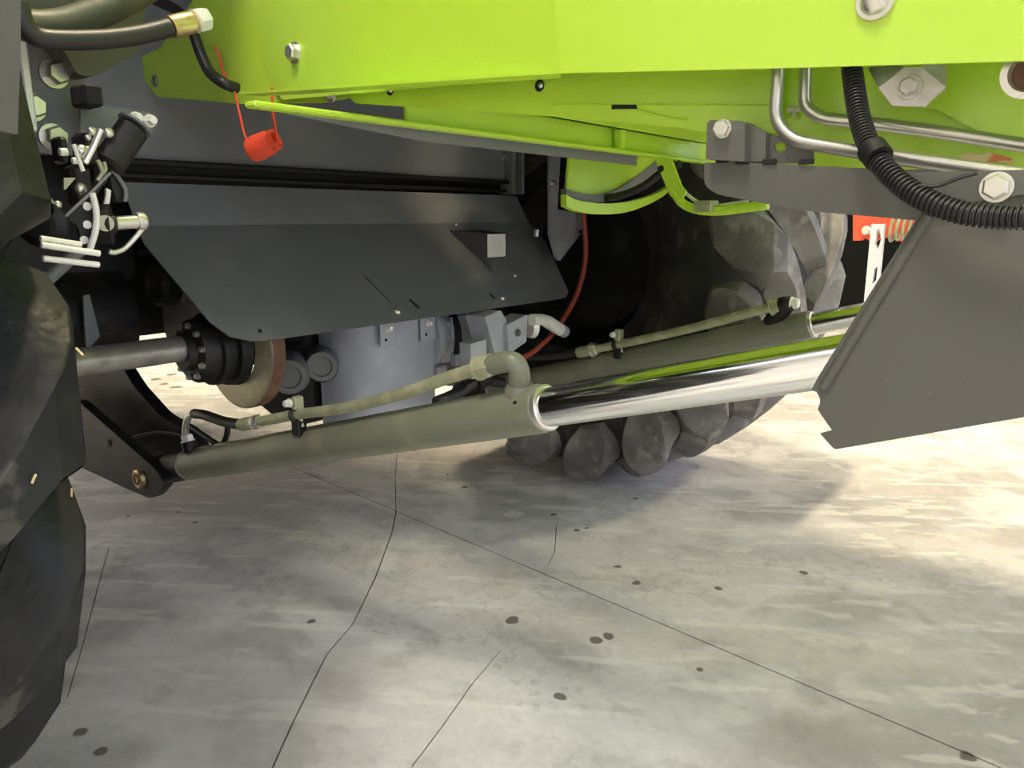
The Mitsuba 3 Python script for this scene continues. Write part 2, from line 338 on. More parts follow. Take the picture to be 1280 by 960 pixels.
# ---------------------------------------------------------------- lift cylinders
cd = nrm([1, 0, 0.293])
perp = nrm(np.cross(cd, Y))
if perp[2] < 0: perp = -perp
def cylinder(name, v, u0, z0, uend, r, mat, label, rod_len):
    o = arr(u0, v, z0)
    L = (uend - u0) / cd[0]
    put(name + '__barrel', lathe([(0, 0), (0, r * .94), (.004, r), (L - .045, r), (L - .043, r * .985), (L - .040, r * .985), (L - .038, r), (L - .004, r), (L, r * .96), (L, r * .7)], o, cd, 64), mat)
    put(name + '__weld_ring', lathe([(-.006, r * .9), (-.006, r * 1.0), (0, r * 1.045), (.006, r * 1.0), (.006, r * .9)], o, cd, 64), 'weld_grey' if mat == 'barrel_grey' else mat)
    labels[name + '__weld_ring'] = {'label': 'pale weld bead round the rear end of the barrel'}
    put(name + '__end_cap', lathe([(-.14, 0), (-.14, r * .85), (-.125, r * .95), (-.002, r * .97), (-.002, 0)], o, cd, 48), 'black_casting')
    eye_at = o - cd * .16
    put(name + '__eye', lathe([(-.045, 0.02), (-.045, r * .98), (.045, r * .98), (.045, .02)], eye_at, Y, 48), 'black_casting')
    put(name + '__gland', lathe([(L - .002, r * .84), (L - .002, r * .93), (L + .010, r * .93), (L + .012, r * .86), (L + .012, r * .78)], o, cd, 64), 'zinc')
    labels[name + '__gland'] = {'label': 'bright metal gland ring where the rod leaves the barrel'}
    put(name + '__rod', lathe([(L - .05, 0), (L - .05, r * .775), (L + rod_len, r * .775), (L + rod_len, 0)], o, cd, 96), 'chrome')
    labels[name + '__rod'] = {'label': 'polished chrome piston rod'}
    tag(name, label, 'hydraulic cylinder')
    return o
R1 = 0.0445
on = cylinder('lift_cylinder', 1.03, -2.035, 0.420, -0.762, R1, 'barrel_grey', 'grey-green lift cylinder with long chrome rod across the middle, nearer of the two', 0.70)
of = cylinder('lift_cylinder_001', 2.38, -2.035, 0.415, -0.735, R1, 'barrel_grey', 'shaded lift cylinder behind the grey one, in front of the far wheel', 0.55)
def on_axis(o, u, up=0.0, side=0.0):
    q = o + cd * ((u - o[0]) / cd[0])
    return q + perp * up + Y * side
put('lift_cylinder__set_screw', cyl(on_axis(on, -.79, .02, -.0405), on_axis(on, -.79, .0205, -.036), .004), 'hole_dark')
# supply pipe of the nearer cylinder
pn = [np.array(q) for q in [(-1.6939,1,0.6052),(-1.5564,1,0.6434),(-1.4506,1,0.673),(-1.2789,1,0.7159),(-1.099,1,0.773),(-0.9648,1,0.8254),(-0.8765,1,0.8564)]]
put('lift_cylinder__supply_pipe', tube(spline(pn), .0125), 'olive_tube')
labels['lift_cylinder__supply_pipe'] = {'label': 'pale olive steel supply pipe running along the barrel'}
d0 = nrm(pn[-1] - pn[-2])
a, b, w = frame(d0)
put('lift_cylinder__pipe_nut', hexhead(pn[-1] - d0 * .012, d0, .040, .032, 1.0, .004, .1), 'olive_tube')
e1, e2 = pn[-1] + d0 * .02, pn[-1] + d0 * .085
foot = arr(*(-0.8077,1.02,0.8214))
put('lift_cylinder__port_elbow', tube(bent([e1, (-0.7956,1,0.8806), foot], .04), .019, 20), 'barrel_grey')
put('lift_cylinder__port_elbow__boss', lathe([(-.012, .028), (.006, .026), (.016, .020)], foot, nrm(arr(*(-0.7956,1,0.8806)) - foot), 28), 'barrel_grey')
put('lift_cylinder__bleed_screw', hexhead((-0.8353,1.05,0.8598), nrm([1, 0, .2]), .013, .012, 1.2), 'zinc_white')
dn = nrm(pn[1] - pn[0])
put('lift_cylinder__hose_ferrule', lathe([(-.002, .01), (-.002, .0155), (.008, .0168), (.012, .0155), (.016, .0168), (.02, .0155), (.024, .0168), (.05, .0168), (.056, .012)], pn[0], dn, 28), 'olive_tube')
put('lift_cylinder__hose_nut', hexhead(pn[0] + dn * .062, dn, .032, .022, 1.0, .003), 'zinc')
put('lift_cylinder__feed_hose', tube(spline([(-1.9465,1.01,0.5907),(-1.8724,1,0.6006),(-1.7774,1,0.5992),(-1.6939,1,0.6052)]), .0135), 'hose_black')
labels['lift_cylinder__feed_hose'] = {'label': 'short black hose between elbow and pipe'}
put('lift_cylinder__feed_elbow', tube(bent([(-2.0094,1.01,0.5076),(-2.0014,1.01,0.5513),(-1.9785,1.01,0.5808),(-1.9338,1.01,0.5905)], .02), .0095), 'zinc')
q0 = arr(*(-1.9975,1.01,0.5004))
put('lift_cylinder__elbow_nut', hexhead(q0, -perp * -1, .030, .018, 1.15, .003), 'zinc_white')
put('lift_cylinder__feed_boss', cyl(q0 - perp * .03, q0, .02), 'black_casting')
put('lift_cylinder__return_hose', tube(spline([(-2.0644,1.06,0.5198),(-1.9955,1.06,0.5058),(-1.916,1.06,0.4948),(-1.8779,1.06,0.5276),(-1.8642,1.06,0.5645)]), .008), 'hose_black')
def pipe_clamp(parent, q, along, off, s=1.0, dark='hose_black', z='zinc_white'):
    q, al = np.asarray(q, float), nrm(along)
    k = put(parent + '__pipe_clamp', lathe([(-.010 * s, .0125), (-.012 * s, .018), (-.006 * s, .0195), (0, .0195), (0.002 * s, .0125)], q, al, 24), dark)
    up = nrm(perp - al * (perp @ al))
    put(k + '__strap', [tube(np.array([q + al * .008 * s + up * .040 * s, q + al * .008 * s - up * .03]), .0055, 10), rbox(q + arr(-.006, -.012, .012) * s, q + arr(.012, .012, .044) * s, .003)], 'olive_tube' if z == 'zinc_white' else z)
    put(k + '__bolt', hexhead(q + up * .030 * s - Y * .014, -Y, .016, .012, 1.2), 'zinc_white')
    put(k + '__foot', rbox(q - arr(.012, .012, .05), q + arr(.018, .012, -.012), .003), 'black_paint')
pipe_clamp('lift_cylinder', pn[2], pn[3] - pn[2], 0)
# pipe of the far cylinder
pf = [np.array(q) for q in [(-1.5035,2.34,0.6384),(-1.3096,2.34,0.6943),(-1.0988,2.34,0.7592),(-0.9357,2.34,0.8154),(-0.8445,2.34,0.8452)]]
put('lift_cylinder_001__supply_pipe', tube(spline(pf), .0155), 'olive_tube')
labels['lift_cylinder_001__supply_pipe'] = {'label': 'olive supply pipe above the barrel'}
df = nrm(pf[1] - pf[0])
put('lift_cylinder_001__hose_ferrule', lathe([(-.07, .012), (-.07, .021), (-.02, .022), (-.015, .017), (.01, .017)], pf[0], df, 24), 'olive_tube')
put('lift_cylinder_001__hose_nut', hexhead(pf[0] - df * .008, df, .042, .022, 1.2, .004), 'zinc')
put('lift_cylinder_001__feed_hose', tube(spline([(-1.5749,2.34,0.6214),(-1.6562,2.34,0.5997),(-1.8126,2.34,0.5754),(-2.1217,2.4,0.5169)]), .017), 'hose_black')
pipe_clamp('lift_cylinder_001', (-1.4009,2.34,0.6674), df, 0, 1.3)
qe = arr(*(-0.8395,2.34,0.8456))
put('lift_cylinder_001__pipe_nut', hexhead(qe - df * .01, df, .045, .035, 1.0), 'olive_tube')
put('lift_cylinder_001__port_elbow', tube(bent([qe + df * .02, (-0.7981,2.34,0.8586), on_axis(of, -.85, R1 * .7, -.01)], .04), .026), 'black_paint')
put('lift_cylinder_001__bleed_screw', hexhead((-0.7885,2.34,0.8617), X, .03, .02, 1.2), 'zinc_white')

# bracket that carries the rear eye of the nearer cylinder
ar = roundpts([(-2.9903,0.965,0.5658),(-2.8552,0.965,0.4983),(-2.6083,0.965,0.5308),(-2.108,0.965,0.4028),(-2.068,0.965,0.3679),(-2.1585,0.965,0.3018),(-2.2871,0.965,0.2965),(-2.924,0.965,0.292),(-3.1295,0.965,0.3946)], [.01, .01, .02, .03, .03, .03, .02, .01, .01], 6)
put('cylinder_bracket', slab(ar, .03, Y), 'black_paint', 30)
tag('cylinder_bracket', 'black steel bracket plate with brass-coloured pin at the rear end of the grey cylinder', 'bracket')
pc = arr(*(-2.217,0.965,0.3538))
put('cylinder_bracket__pin', lathe([(-.012, 0), (-.014, .024), (-.011, .029), (.004, .031), (.004, .018), (.05, .018), (.08, .018), (.08, 0)], pc, Y, 40), 'zinc_yellow')
put('cylinder_bracket__pin__groove', lathe([(-.0155, .012), (-.0155, .017), (-.012, .0175), (-.012, .012)], pc, Y, 32), 'rust')
labels['cylinder_bracket__pin'] = {'label': 'brass-coloured pivot pin with a round head'}
put('cylinder_bracket__slot', lathe([(-.002, 0), (-.002, .012), (.001, .012)], (-2.4046,0.964,0.4283), Y, 20), 'hole_dark')
put('cylinder_bracket__taper_bolt', lathe([(0, 0), (0, .010), (.012, .012), (.045, .016), (.06, .013), (.06, 0)], (-2.5749,0.95,0.5362), arr(*(-2.6349,0.95,0.6047)) - arr(*(-2.5749,0.95,0.5362)), 24), 'zinc')
labels['cylinder_bracket__taper_bolt'] = {'label': 'pale tapered steel pin standing on the bracket'}
ar2 = roundpts([(-3.3409,1.09,0.5965),(-2.5628,1.09,0.6429),(-2.476,1.09,0.576),(-2.3193,1.09,0.5047),(-2.145,1.09,0.4837),(-2.0894,1.09,0.4289),(-2.1741,1.09,0.3235),(-2.3693,1.09,0.2628),(-2.6616,1.09,0.243),(-3.265,1.09,0.3459)], .03, 5)
put('axle_bracket', slab(ar2, .04, Y), 'black_casting', 30)
put('axle_bracket__rib', tube(spline([(-2.6266,1.085,0.3395),(-2.4817,1.085,0.4069),(-2.2937,1.085,0.4551),(-2.138,1.085,0.471)]), [.008] * 31, 12), 'black_paint')
tag('axle_bracket', 'black cast axle bracket behind the bracket plate with the brass-coloured pin', 'bracket')

# ---------------------------------------------------------------- final drive, shaft, brake
ca = arr(-1.9, 0, 0.772)
at = lambda v: ca + Y * v
put('drive_shaft', lathe([(0.42, 0), (0.42, .034), (.985, .034), (.985, 0)], ca + arr(0, 0, .012), Y, 40), 'shaft_steel')
tag('drive_shaft', 'bare steel drive shaft running from the near wheel to the brake hub', 'shaft')
put('brake_hub', lathe([(.965, 0), (.965, .045), (.985, .05), (.99, .078), (1.0, .085), (1.03, .088), (1.036, .098), (1.05, .1), (1.055, .09), (1.075, .09), (1.08, .105), (1.11, .11), (1.118, 0)], ca, Y, 56), 'black_casting')
for k in range(10):
    an = k * 2 * math.pi / 10 + .2
    put('brake_hub__bolt', hexhead(ca + arr(.07 * math.cos(an), .990, .07 * math.sin(an)), -Y, .014, .009, 1.2), 'shaft_steel')
tag('brake_hub', 'black round hub flange with a ring of bolts at the end of the steel shaft', 'hub')
put('brake_disc', lathe([(1.12, .1), (1.12, .172), (1.123, .178), (1.162, .178), (1.165, .172), (1.165, .1)], ca, Y, 72), 'disc_steel')
put('brake_disc__rim_band', lathe([(1.124, .1778), (1.124, .1792), (1.161, .1792), (1.161, .1778)], ca, Y, 72), 'rust')
labels['brake_disc__rim_band'] = {'label': 'rusty brown outer edge of the disc'}
tag('brake_disc', 'yellowish bare metal brake disc with a rusty edge below the dark guard', 'brake disc')
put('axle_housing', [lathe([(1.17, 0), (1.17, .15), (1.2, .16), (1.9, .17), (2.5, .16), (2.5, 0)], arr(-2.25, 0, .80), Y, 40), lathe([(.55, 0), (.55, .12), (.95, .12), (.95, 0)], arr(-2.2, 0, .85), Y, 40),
                     rbox([-2.42, .62, .95], [-2.12, 1.0, 1.3], .03), rbox([-2.4, 1.46, .42], [-2.09, 1.75, .85], .05)], 'black_casting')  # last block added in black where the gearbox side lies in shade
tag('axle_housing', 'black axle housing in the dark behind the drive shaft', 'axle')
put('breather_pipe', lathe([(0, 0), (0, .05), (.015, .062), (.05, .062), (.055, .048), (.28, .048), (.28, 0)], (-2.08,0.9977,0.9382), nrm([0, 1, -.05]), 36), 'black_casting')
put('breather_pipe__sleeve', lathe([(.06, .04), (.06, .0495), (.2, .0495), (.2, .04)], (-2.08,0.9977,0.9382), nrm([0, 1, -.05]), 36), 'wall_grey')
tag('breather_pipe', 'round dark pipe end poking out from behind the left edge of the guard', 'pipe')
put('strut', tube(np.array([(-1.7,0.5985,0.9958), (-1.7,0.6693,1.0543)]), .014, 12), 'wall_grey')
tag('strut', 'thin dark strut slanting down beside the near wheel below the three rods', 'strut')
put('web_plate', slab([(-2.05,0.8012,0.9248),(-2.05,0.817,0.9277),(-2.05,0.83,0.8188),(-2.05,0.7923,0.7818)], .01, -X), 'wall_grey', False)
tag('web_plate', 'narrow grey web standing in the dark above the drive shaft', 'plate')

# ---------------------------------------------------------------- gearbox
def plan(poly, z0, z1, ch=.0):
    m = trimesh.creation.extrude_polygon(Polygon(poly), z1 - z0, engine='earcut')
    m.apply_translation([0, 0, z0])
    return m
gu = -1.86
arc = [(gu - .14 + .14 * math.cos(t), 1.66 + .14 * math.sin(t)) for t in np.linspace(-math.pi / 2, 0, 14)][::-1]
put('gearbox', plan([(gu, 1.86), (gu, 1.67)] + arc[1:] + [(gu - .2, 1.52), (gu - .2, 1.86)], .40, 0.83), 'casting_grey', 30)
tag('gearbox', 'grey cast gearbox under the dark guard sheet', 'gearbox')
for px, r in (((-1.99,1.4745,0.6496), .056), ((-2,1.3584,0.6327), .062)):
    put('axle_housing__boss', lathe([(-.12, 0), (-.12, r), (.0, r), (.02, r * .85), (.02, r * .6), (.012, r * .55), (.012, 0)], px, nrm([.8, -.6, 0]), 40), 'dark_grey')  # bosses of the gearbox side; the shade on them is put into the grey
for pa, pb in (((-1.845,1.6028,0.7844), (-1.845,1.672,0.7102)), ((-1.845,1.7849,0.7839), (-1.845,1.8557,0.7035))):
    k = put('gearbox__tab', rbox(arr(*pa), arr(*pb) - X * .008, .002), 'casting_grey')
    c = (arr(*pa) + arr(*pb)) / 2
    put(k + '__bolt', hexhead(c + arr(0, 0, .02), X, .017, .012, 1.3), 'zinc_white')
    put(k + '__hole', cyl(c + arr(-.001, -.012, -.018), c + arr(.001, -.012, -.018), .005), 'hole_dark')
for pa, pb, d in (((-1.85,1.8905,0.7613), (-1.85,1.9357,0.6112), .014), ((-1.84,1.9375,0.7744), (-1.84,2.0161,0.6811), .02), ((-1.84,1.87,0.6851), (-1.84,2.0197,0.6449), .02), ((-1.84,1.8596,0.6036), (-1.84,1.9066,0.5348), .02), ((-1.83,1.9405,0.648), (-1.83,2.0699,0.5938), .03)):
    put('gearbox__rib', rbox(arr(*pa), arr(*pb) - X * d, .004), 'casting_grey')
bell = arr(gu - .09, 0, .70)
put('gearbox__bell_housing', lathe([(1.86, .0), (1.86, .122), (1.875, .126), (1.9, .122), (1.92, .108), (2.12, .09), (2.14, .1), (2.17, .1), (2.17, 0)], bell, Y, 48), 'casting_grey')
for k in range(12):
    an = k * math.pi / 6 + .1
    put('gearbox__bell_housing__bolt', hexhead(bell + arr(.114 * math.cos(an), 1.898, .114 * math.sin(an)), Y, .014, .01, 1.2), 'casting_grey')
put('gearbox__clamp_band', tube(spline([bell + arr(.125 * math.cos(t), 1.95, .125 * math.sin(t)) for t in np.linspace(-.5, 1.5, 12)]), .012, 8), 'black_paint')
labels['gearbox__clamp_band'] = {'label': 'black curved clamp band round the housing'}
# pump and its mounting
put('hydraulic_pump', [slab(roundpts([(-1.66,1.9042,0.7924),(-1.66,1.9885,0.8061),(-1.66,2.0188,0.7696),(-1.66,2.0141,0.6368),(-1.66,1.9572,0.6308),(-1.66,1.9532,0.6652)], .004), .09, -X), slab([(-1.67,1.8414,0.7066),(-1.67,1.9231,0.7127),(-1.67,1.9216,0.5843),(-1.67,1.8473,0.5854)], .05, -X)], 'casting_grey', 30)
put('hydraulic_pump__port_plate', slab(roundpts([(-1.64,1.9988,0.7567),(-1.64,2.1114,0.7818),(-1.64,2.1074,0.6841),(-1.64,2.0074,0.6515)], .006), .07, -X), 'casting_grey', 30)
put('hydraulic_pump__port_plate__bolt', [hexhead((-1.639,2.0554,0.7222), X, .015, .008, 1.6), cyl((-1.63,2.0441,0.7244), arr(*(-1.63,2.0441,0.7244)) + X * .002, .004)], 'dark_grey')
put('hydraulic_pump__flange', lathe([(0, 0), (0, .042), (.02, .045), (.026, .04), (.026, 0)], (-1.67,2.1551,0.7311), nrm([.35, .93, 0]), 28), 'zinc_white')
tag('hydraulic_pump', 'grey hydraulic pump block bolted to the right end of the gearbox', 'pump')
put('hose_elbow', tube(bent([(-1.63,2.122,0.7614),(-1.63,2.1987,0.7564),(-1.63,2.3111,0.7021)], .06), .021), 'zinc_white')
put('hose_elbow__collar', tube(np.array([(-1.63,2.2186,0.7454),(-1.63,2.3006,0.7064)]), .024), 'zinc_white')
put('hose_elbow__dark_tip', tube(np.array([(-1.63,2.2953,0.71),(-1.63,2.3323,0.6936)]), .023), 'casting_grey')
tag('hose_elbow', 'white hose elbow sticking out of the grey pump to the right', 'hose fitting')
put('sump_hose', tube(spline([(-1.75,1.7535,0.5101),(-1.75,1.8726,0.5246),(-1.75,1.9785,0.5467),(-1.75,2.1042,0.5194)]), .02), 'hose_black')
put('sump_hose__ferrule', tube(np.array([(-1.74,1.9498,0.5355),(-1.74,2.0109,0.5515)]), .024), 'black_paint')
tag('sump_hose', 'black hose in the gap between gearbox and the grey cylinder', 'hose')
put('brake_line', tube(spline([(-1.68,2.5162,1.1493),(-1.68,2.5399,0.9696),(-1.68,2.4881,0.8307),(-1.68,2.3811,0.7239),(-1.68,2.2675,0.6566),(-1.68,2.1448,0.6186),(-1.68,1.9852,0.6243)]), .0105), 'red_hose')
tag('brake_line', 'thin rust-red hose bending down between guard and far wheel', 'hose')

# ---------------------------------------------------------------- guard sheet and wall above it
def guard_pt(v, s): return arr(-1.9 + .2 * s, v, 1.10 - .29 * s)      # s: 0 at the fold, 1 at the lower edge
gpts = [(.885, 0), (2.455, 0), (2.50, .25), (2.475, .93), (2.44, .99), (2.36, 1.0), (1.09, 1.0), (1.05, .985), (1.0, .93), (.965, .8), (.885, .15)]
put('guard_sheet', slab([guard_pt(v, s) for v, s in gpts], .004, arr(-1, 0, -.6)), 'dark_grey', False)
gn = nrm(np.cross(guard_pt(1, 1) - guard_pt(1, 0), Y)) * -1
if gn[0] < 0: gn = -gn
put('guard_sheet__upper_band', slab([arr(-1.9, .885, 1.10), arr(-1.9, 2.455, 1.10), arr(-1.955, 2.44, 1.205), arr(-1.955, .885, 1.205)], .004, -X), 'wall_grey', False)  # same sheet as the guard; stronger light on the band put into its colour
labels['guard_sheet__upper_band'] = {'label': 'folded-back upper band of the guard, stronger light put into its paler grey'}
def on_guard(px): return np.asarray(px, float)
GP = lambda v, s: guard_pt(v, s) + gn * .0005
for v, s in ((1.565, .90), (2.07, .90)):
    put('guard_sheet__screw', domehead(GP(v, s), gn, .012, .008), 'zinc')
    put('guard_sheet__slot', slab([GP(v + .065, s - .10), GP(v + .075, s - .10), GP(v + .098, s + .0), GP(v + .088, s + .0)] if v < 1.8 else [GP(v - .06, s - .06), GP(v - .05, s - .06), GP(v - .04, s + .0), GP(v - .05, s + .0)], .001, gn), 'hole_dark', False)
put('guard_sheet__drain_hole', lathe([(0, 0), (.001, .006), (.001, 0)], GP(1.085, .92), gn, 16), 'hole_dark')
put('guard_sheet__scratch', slab([GP(1.50, .52), GP(1.503, .51), GP(1.540, .72), GP(1.556, .80), GP(1.553, .80), GP(1.537, .725)], .0004, gn), 'hole_dark', False)
# folded bracket on the guard
b0, b1 = GP(2.0, .12), GP(2.24, .62)
put('guard_bracket', slab([GP(2.02, .13), GP(2.20, .13), GP(2.28, .62), GP(2.10, .62)], .003, gn), 'dark_grey', False)
pa, pb = GP(2.065, .36) + gn * .05, GP(2.165, .36) + gn * .05
put('guard_bracket__face', slab([pa + Zx * .037, pb + Zx * .037, pb - Zx * .045, pa - Zx * .045], .003, gn), 'zinc_white', False)  # galvanised, but whitened for the door light falling on it
labels['guard_bracket__face'] = {'label': 'galvanised front face, door light put into its white'}
put('guard_bracket__side', slab([GP(1.97, .10), pa + Zx * .037, pa - Zx * .045, GP(2.09, .60)], .003, Y), 'black_paint', False)
put('guard_bracket__top', slab([GP(1.97, .10), GP(2.14, .10), pb + Zx * .037, pa + Zx * .037], .003, Zx), 'black_paint', False)
for v, s in ((2.02, .02), (2.20, .66)): put('guard_bracket__screw', domehead(GP(v, s), gn, .008, .006), 'zinc')
tag('guard_bracket', 'small folded bracket with whitened galvanised face on the dark guard sheet', 'bracket')
tag('guard_sheet', 'dark grey sloping guard sheet over the gearbox with two screws near its lower edge', 'guard')

put('body_panel', rbox([-2.0, .70, 1.262], [-1.96, 2.375, 1.98], .002), 'wall_grey', False)
put('body_panel__rail', [rbox([-1.985, .80, 1.215], [-1.95, 2.42, 1.228], .003), rbox([-1.975, .80, 1.247], [-1.94, 2.42, 1.262], .003), rbox([-2.02, .80, 1.20], [-1.99, 2.42, 1.27], .002)], 'black_paint')
labels['body_panel__rail'] = {'label': 'black double rail along the lower edge'}
for px in ((-1.958,2.3582,1.351), (-1.958,2.3928,1.3531)): put('body_panel__bolt', hexhead(px, X, .014, .009, 1.3), 'zinc')
tag('body_panel', 'smooth grey sheet wall above the guard and its black rail', 'panel')
# post at the right end of the wall
put('upright_post', [rbox([-1.99, 2.38, 1.21], [-1.92, 2.40, 1.9], .003), rbox([-1.97, 2.425, 1.21], [-1.91, 2.44, 1.9], .003)], 'wall_grey')
put('upright_post__strap', [slab(roundpts([(-1.72,2.3453,1.3561),(-1.72,2.4167,1.3606),(-1.72,2.4008,1.1487),(-1.72,2.5594,1.1374),(-1.72,2.573,1.078),(-1.72,2.5394,1.0596),(-1.72,2.3507,1.0625)], .006), .01, -X)], 'post_grey_lit', False)
put('upright_post__box', hull([*[arr(*p) for p in [(-1.73,2.3695,1.0621),(-1.73,2.5828,1.0589),(-1.73,2.4135,0.9668),(-1.73,2.4352,0.9535)]], *[arr(*p) - X * .015 for p in [(-1.73,2.3695,1.0621),(-1.73,2.5828,1.0589),(-1.73,2.4135,0.9668),(-1.73,2.4352,0.9535)]]]), 'post_grey_lit', False)
put('upright_post__bolt', hexhead((-1.718,2.3598,1.2476), X, .018, .012, 1.4), 'zinc')
put('upright_post__stud', cyl((-1.71,2.257,1.0757), (-1.71,2.2524,1.0497), .010), 'zinc')
tag('upright_post', 'grey upright post and strap with one bolt at the right end of the grey wall', 'post')

# ---------------------------------------------------------------- green structure
FV = .85
low = [(-1.446,0.85,1.5276),(-1.416,0.85,1.409),(-1.3983,0.85,1.3752),(-1.3602,0.85,1.3498),(-1.025,0.85,1.3277),(-0.6079,0.85,1.3031)]
left_out = [arr(-1.415, FV, 1.95)] + [arr(*q) for q in low]
top1 = arr(*(-0.6195,0.85,1.3927)) + arr(0, 0, .0)
up1 = arr(-.62, FV, 1.95)
def lean(p):      # the rear part of the panel turns slightly away from the fold at u = -0.6
    p = arr(*p); p[1] += .13 * max(0, (-.60 - p[0])) ; return p
m1 = slab([lean(q) for q in left_out] + [lean(q) for q in (top1, up1)], .005, Y)
put('cladding_panel', m1, 'green_paint', False)
right = [arr(*q) for q in [(-0.6079,0.85,1.3031),(-0.589,0.85,1.3013),(-0.3314,0.85,1.2762),(-0.0968,0.85,1.2547)]] + [arr(.35, FV, 1.22), arr(.35, FV, 1.95), up1, top1]
def lean2(p):
    p = arr(*p); p[1] += -.03 * max(0, (p[0] + .60)); return p
put('cladding_panel__front_section', slab([lean2(q) for q in right], .005, Y), 'green_paint', False)
tag('cladding_panel', 'large bright green side panel along the top with a crease in it', 'panel')
put('cladding_panel__lower_flange', slab([q + Y * .003 for q in [arr(*p) for p in [(-1.3602,0.85,1.3498),(-1.025,0.85,1.3277),(-0.6079,0.85,1.3031)]]] + [arr(*p) for p in [(-0.6436,0.9,1.3071),(-1.0856,0.9,1.336),(-1.3496,0.9,1.3473)]], .004, Zx), 'green_paint', False)
bq = lean2(arr(*(-0.2243,0.85,1.3245)))
put('cladding_panel__bolt', [lathe([(0, 0), (0, .0185), (.003, .0185), (.0055, .0175), (.0055, 0)], bq, -Y, 40), lathe([(.0055, .0135), (.009, .012), (.0115, .008), (.0125, 0)], bq, -Y, 32)], 'zinc')
labels['cladding_panel__bolt'] = {'label': 'large round-headed zinc bolt'}
bq = lean(arr(*(-1.2961,0.85,1.4278)))
put('cladding_panel__bolt', hexhead(bq, -Y, .026, .014, 1.35), 'zinc')
# web behind the panel
web = [(-1.1411,0.93,1.4416),(-1.1485,0.93,1.3458),(-1.1146,0.93,1.3195),(-0.9595,0.93,1.2995),(-0.7531,0.93,1.2728),(-0.6641,0.93,1.2613),(-0.4736,0.93,1.2327),(-0.4345,0.93,1.2242),(-0.3427,0.93,1.2182),(-0.3514,0.93,1.3307)]
put('inner_web', slab(web, .006, Y), 'green_paint', False)
for q in ((-1.0209,0.93,1.332), (-0.7006,0.93,1.3073)):
    put('inner_web__hole', lathe([(0, 0), (-.0012, .0085), (-.0012, .005), (.0, .0)], q, Y, 24), 'hole_dark')
    put('inner_web__stud', domehead(arr(*q) + arr(.002, -.0005, .0), -Y, .0045, .004), 'zinc')
put('inner_web__slot', slab([(-0.5766,0.929,1.2699),(-0.538,0.929,1.2666),(-0.5378,0.929,1.2615),(-0.5764,0.929,1.2642)], .0015, -Y), 'hole_dark', False)
put('inner_web__seam', tube(np.array([(-0.6779,0.929,1.2787),(-0.3592,0.929,1.2506)]), .0014, 8), 'green_paint')
put('inner_web__weld', tube(spline([(-0.5377,0.929,1.2605),(-0.5086,0.929,1.2511),(-0.4794,0.929,1.2438),(-0.4624,0.929,1.2416)]), .002, 8), 'green_paint')
tag('inner_web', 'shaded green web plate below the bright side panel with two small holes and a slot', 'plate')
bw = [(-0.3533,0.935,1.3318),(-0.3445,0.935,1.2187),(-0.3101,0.935,1.1994),(-0.2902,0.935,1.1805),(-0.2419,0.935,1.1759),(-0.1544,0.935,1.1708),(-0.1696,0.935,1.306)]
put('gusset', slab([(-0.3736,0.95,1.3373),(-0.3622,0.95,1.1843),(-0.0876,0.95,1.1595),(-0.1051,0.95,1.2996)], .006, Y), 'green_paint', False)
put('gusset__cheek', slab(roundpts([(-0.2253,0.935,1.2979),(-0.2193,0.935,1.2378),(-0.1832,0.935,1.2348),(-0.1388,0.935,1.2059),(-0.0832,0.935,1.1871),(-0.095,0.935,1.2811)], [0, 0, .02, .02, 0, 0]), .012, Y), 'green_paint', False)
put('gusset__clip', [rbox(arr(*(-0.3398,0.945,1.2474)), arr(*(-0.3228,0.935,1.2414)), .001), cyl((-0.3321,0.94,1.2436), (-0.3315,0.94,1.2354), .003)], 'olive_tube')
put('gusset__sticker', slab([(-0.1543,0.944,1.1834),(-0.1494,0.944,1.1856),(-0.1332,0.944,1.184),(-0.1277,0.944,1.1861),(-0.1116,0.944,1.1806),(-0.1014,0.944,1.1762),(-0.108,0.944,1.1741),(-0.1237,0.944,1.1764),(-0.1364,0.944,1.1745),(-0.15,0.944,1.1784)], .0006, -Y), 'sticker', False)
labels['gusset__sticker'] = {'label': 'small torn red-orange sticker'}
tag('gusset', 'green gusset plate behind the two steel pipes', 'plate')
# cross beams under the feeder
bu = -1.10
def lb(u, v0, v1, z0, z1, d=.06): return rbox([u - d, v0, z0], [u, v1, z1], .003)
put('cross_beam', [lb(-1.075, .70, 2.6, 1.286, 1.296, .03), lb(-1.10, 1.04, 2.6, 1.296, 1.35, .01)], 'green_paint')
put('cross_beam__rib', slab([(-1.09,1.7714,1.3417),(-1.09,1.7953,1.3437),(-1.09,1.794,1.2972),(-1.09,1.7779,1.2961)], .02, X), 'green_paint', False)
tag('cross_beam', 'green lateral beam below the web plate, running to the far side', 'beam')
put('feeder_underside', [rbox([-1.07, .985, 1.345], [.4, 2.295, 1.36], .002)], 'green_paint')
tag('feeder_underside', 'shaded green underside between the side panel and the cross beam', 'plate')
put('seal_strip', hull([[u, v, z] for u in (-1.13, -1.122) for v, z in ((.80, 1.288), (.80, 1.30), (1.1, 1.268), (1.95, 1.264), (1.95, 1.30))]), 'wall_grey')
tag('seal_strip', 'grey strip under the lower edge of the green cross beam', 'strip')
put('feeder_house', [rbox([-1.3, .985, 1.40], [.6, 2.36, 1.95], .01), rbox([-.95, 2.3, 1.2], [.6, 2.42, 1.95], .01), rbox([-1.44, .80, 1.955], [.6, 2.42, 1.985], .004)], 'green_paint')  # thin top slab is added, unseen, to stop lamp light leaking through
tag('feeder_house', 'green feeder house above the lift cylinders', 'feeder house')
put('harvester_body', [rbox([-4.6, .1, 2.0], [-1.4, 2.78, 2.6], .02), rbox([-4.6, .75, 1.0], [-2.45, 2.35, 2.02], .02), rbox([-4.6, .9, .72], [-2.6, 2.2, 1.1], .02)], 'black_casting')
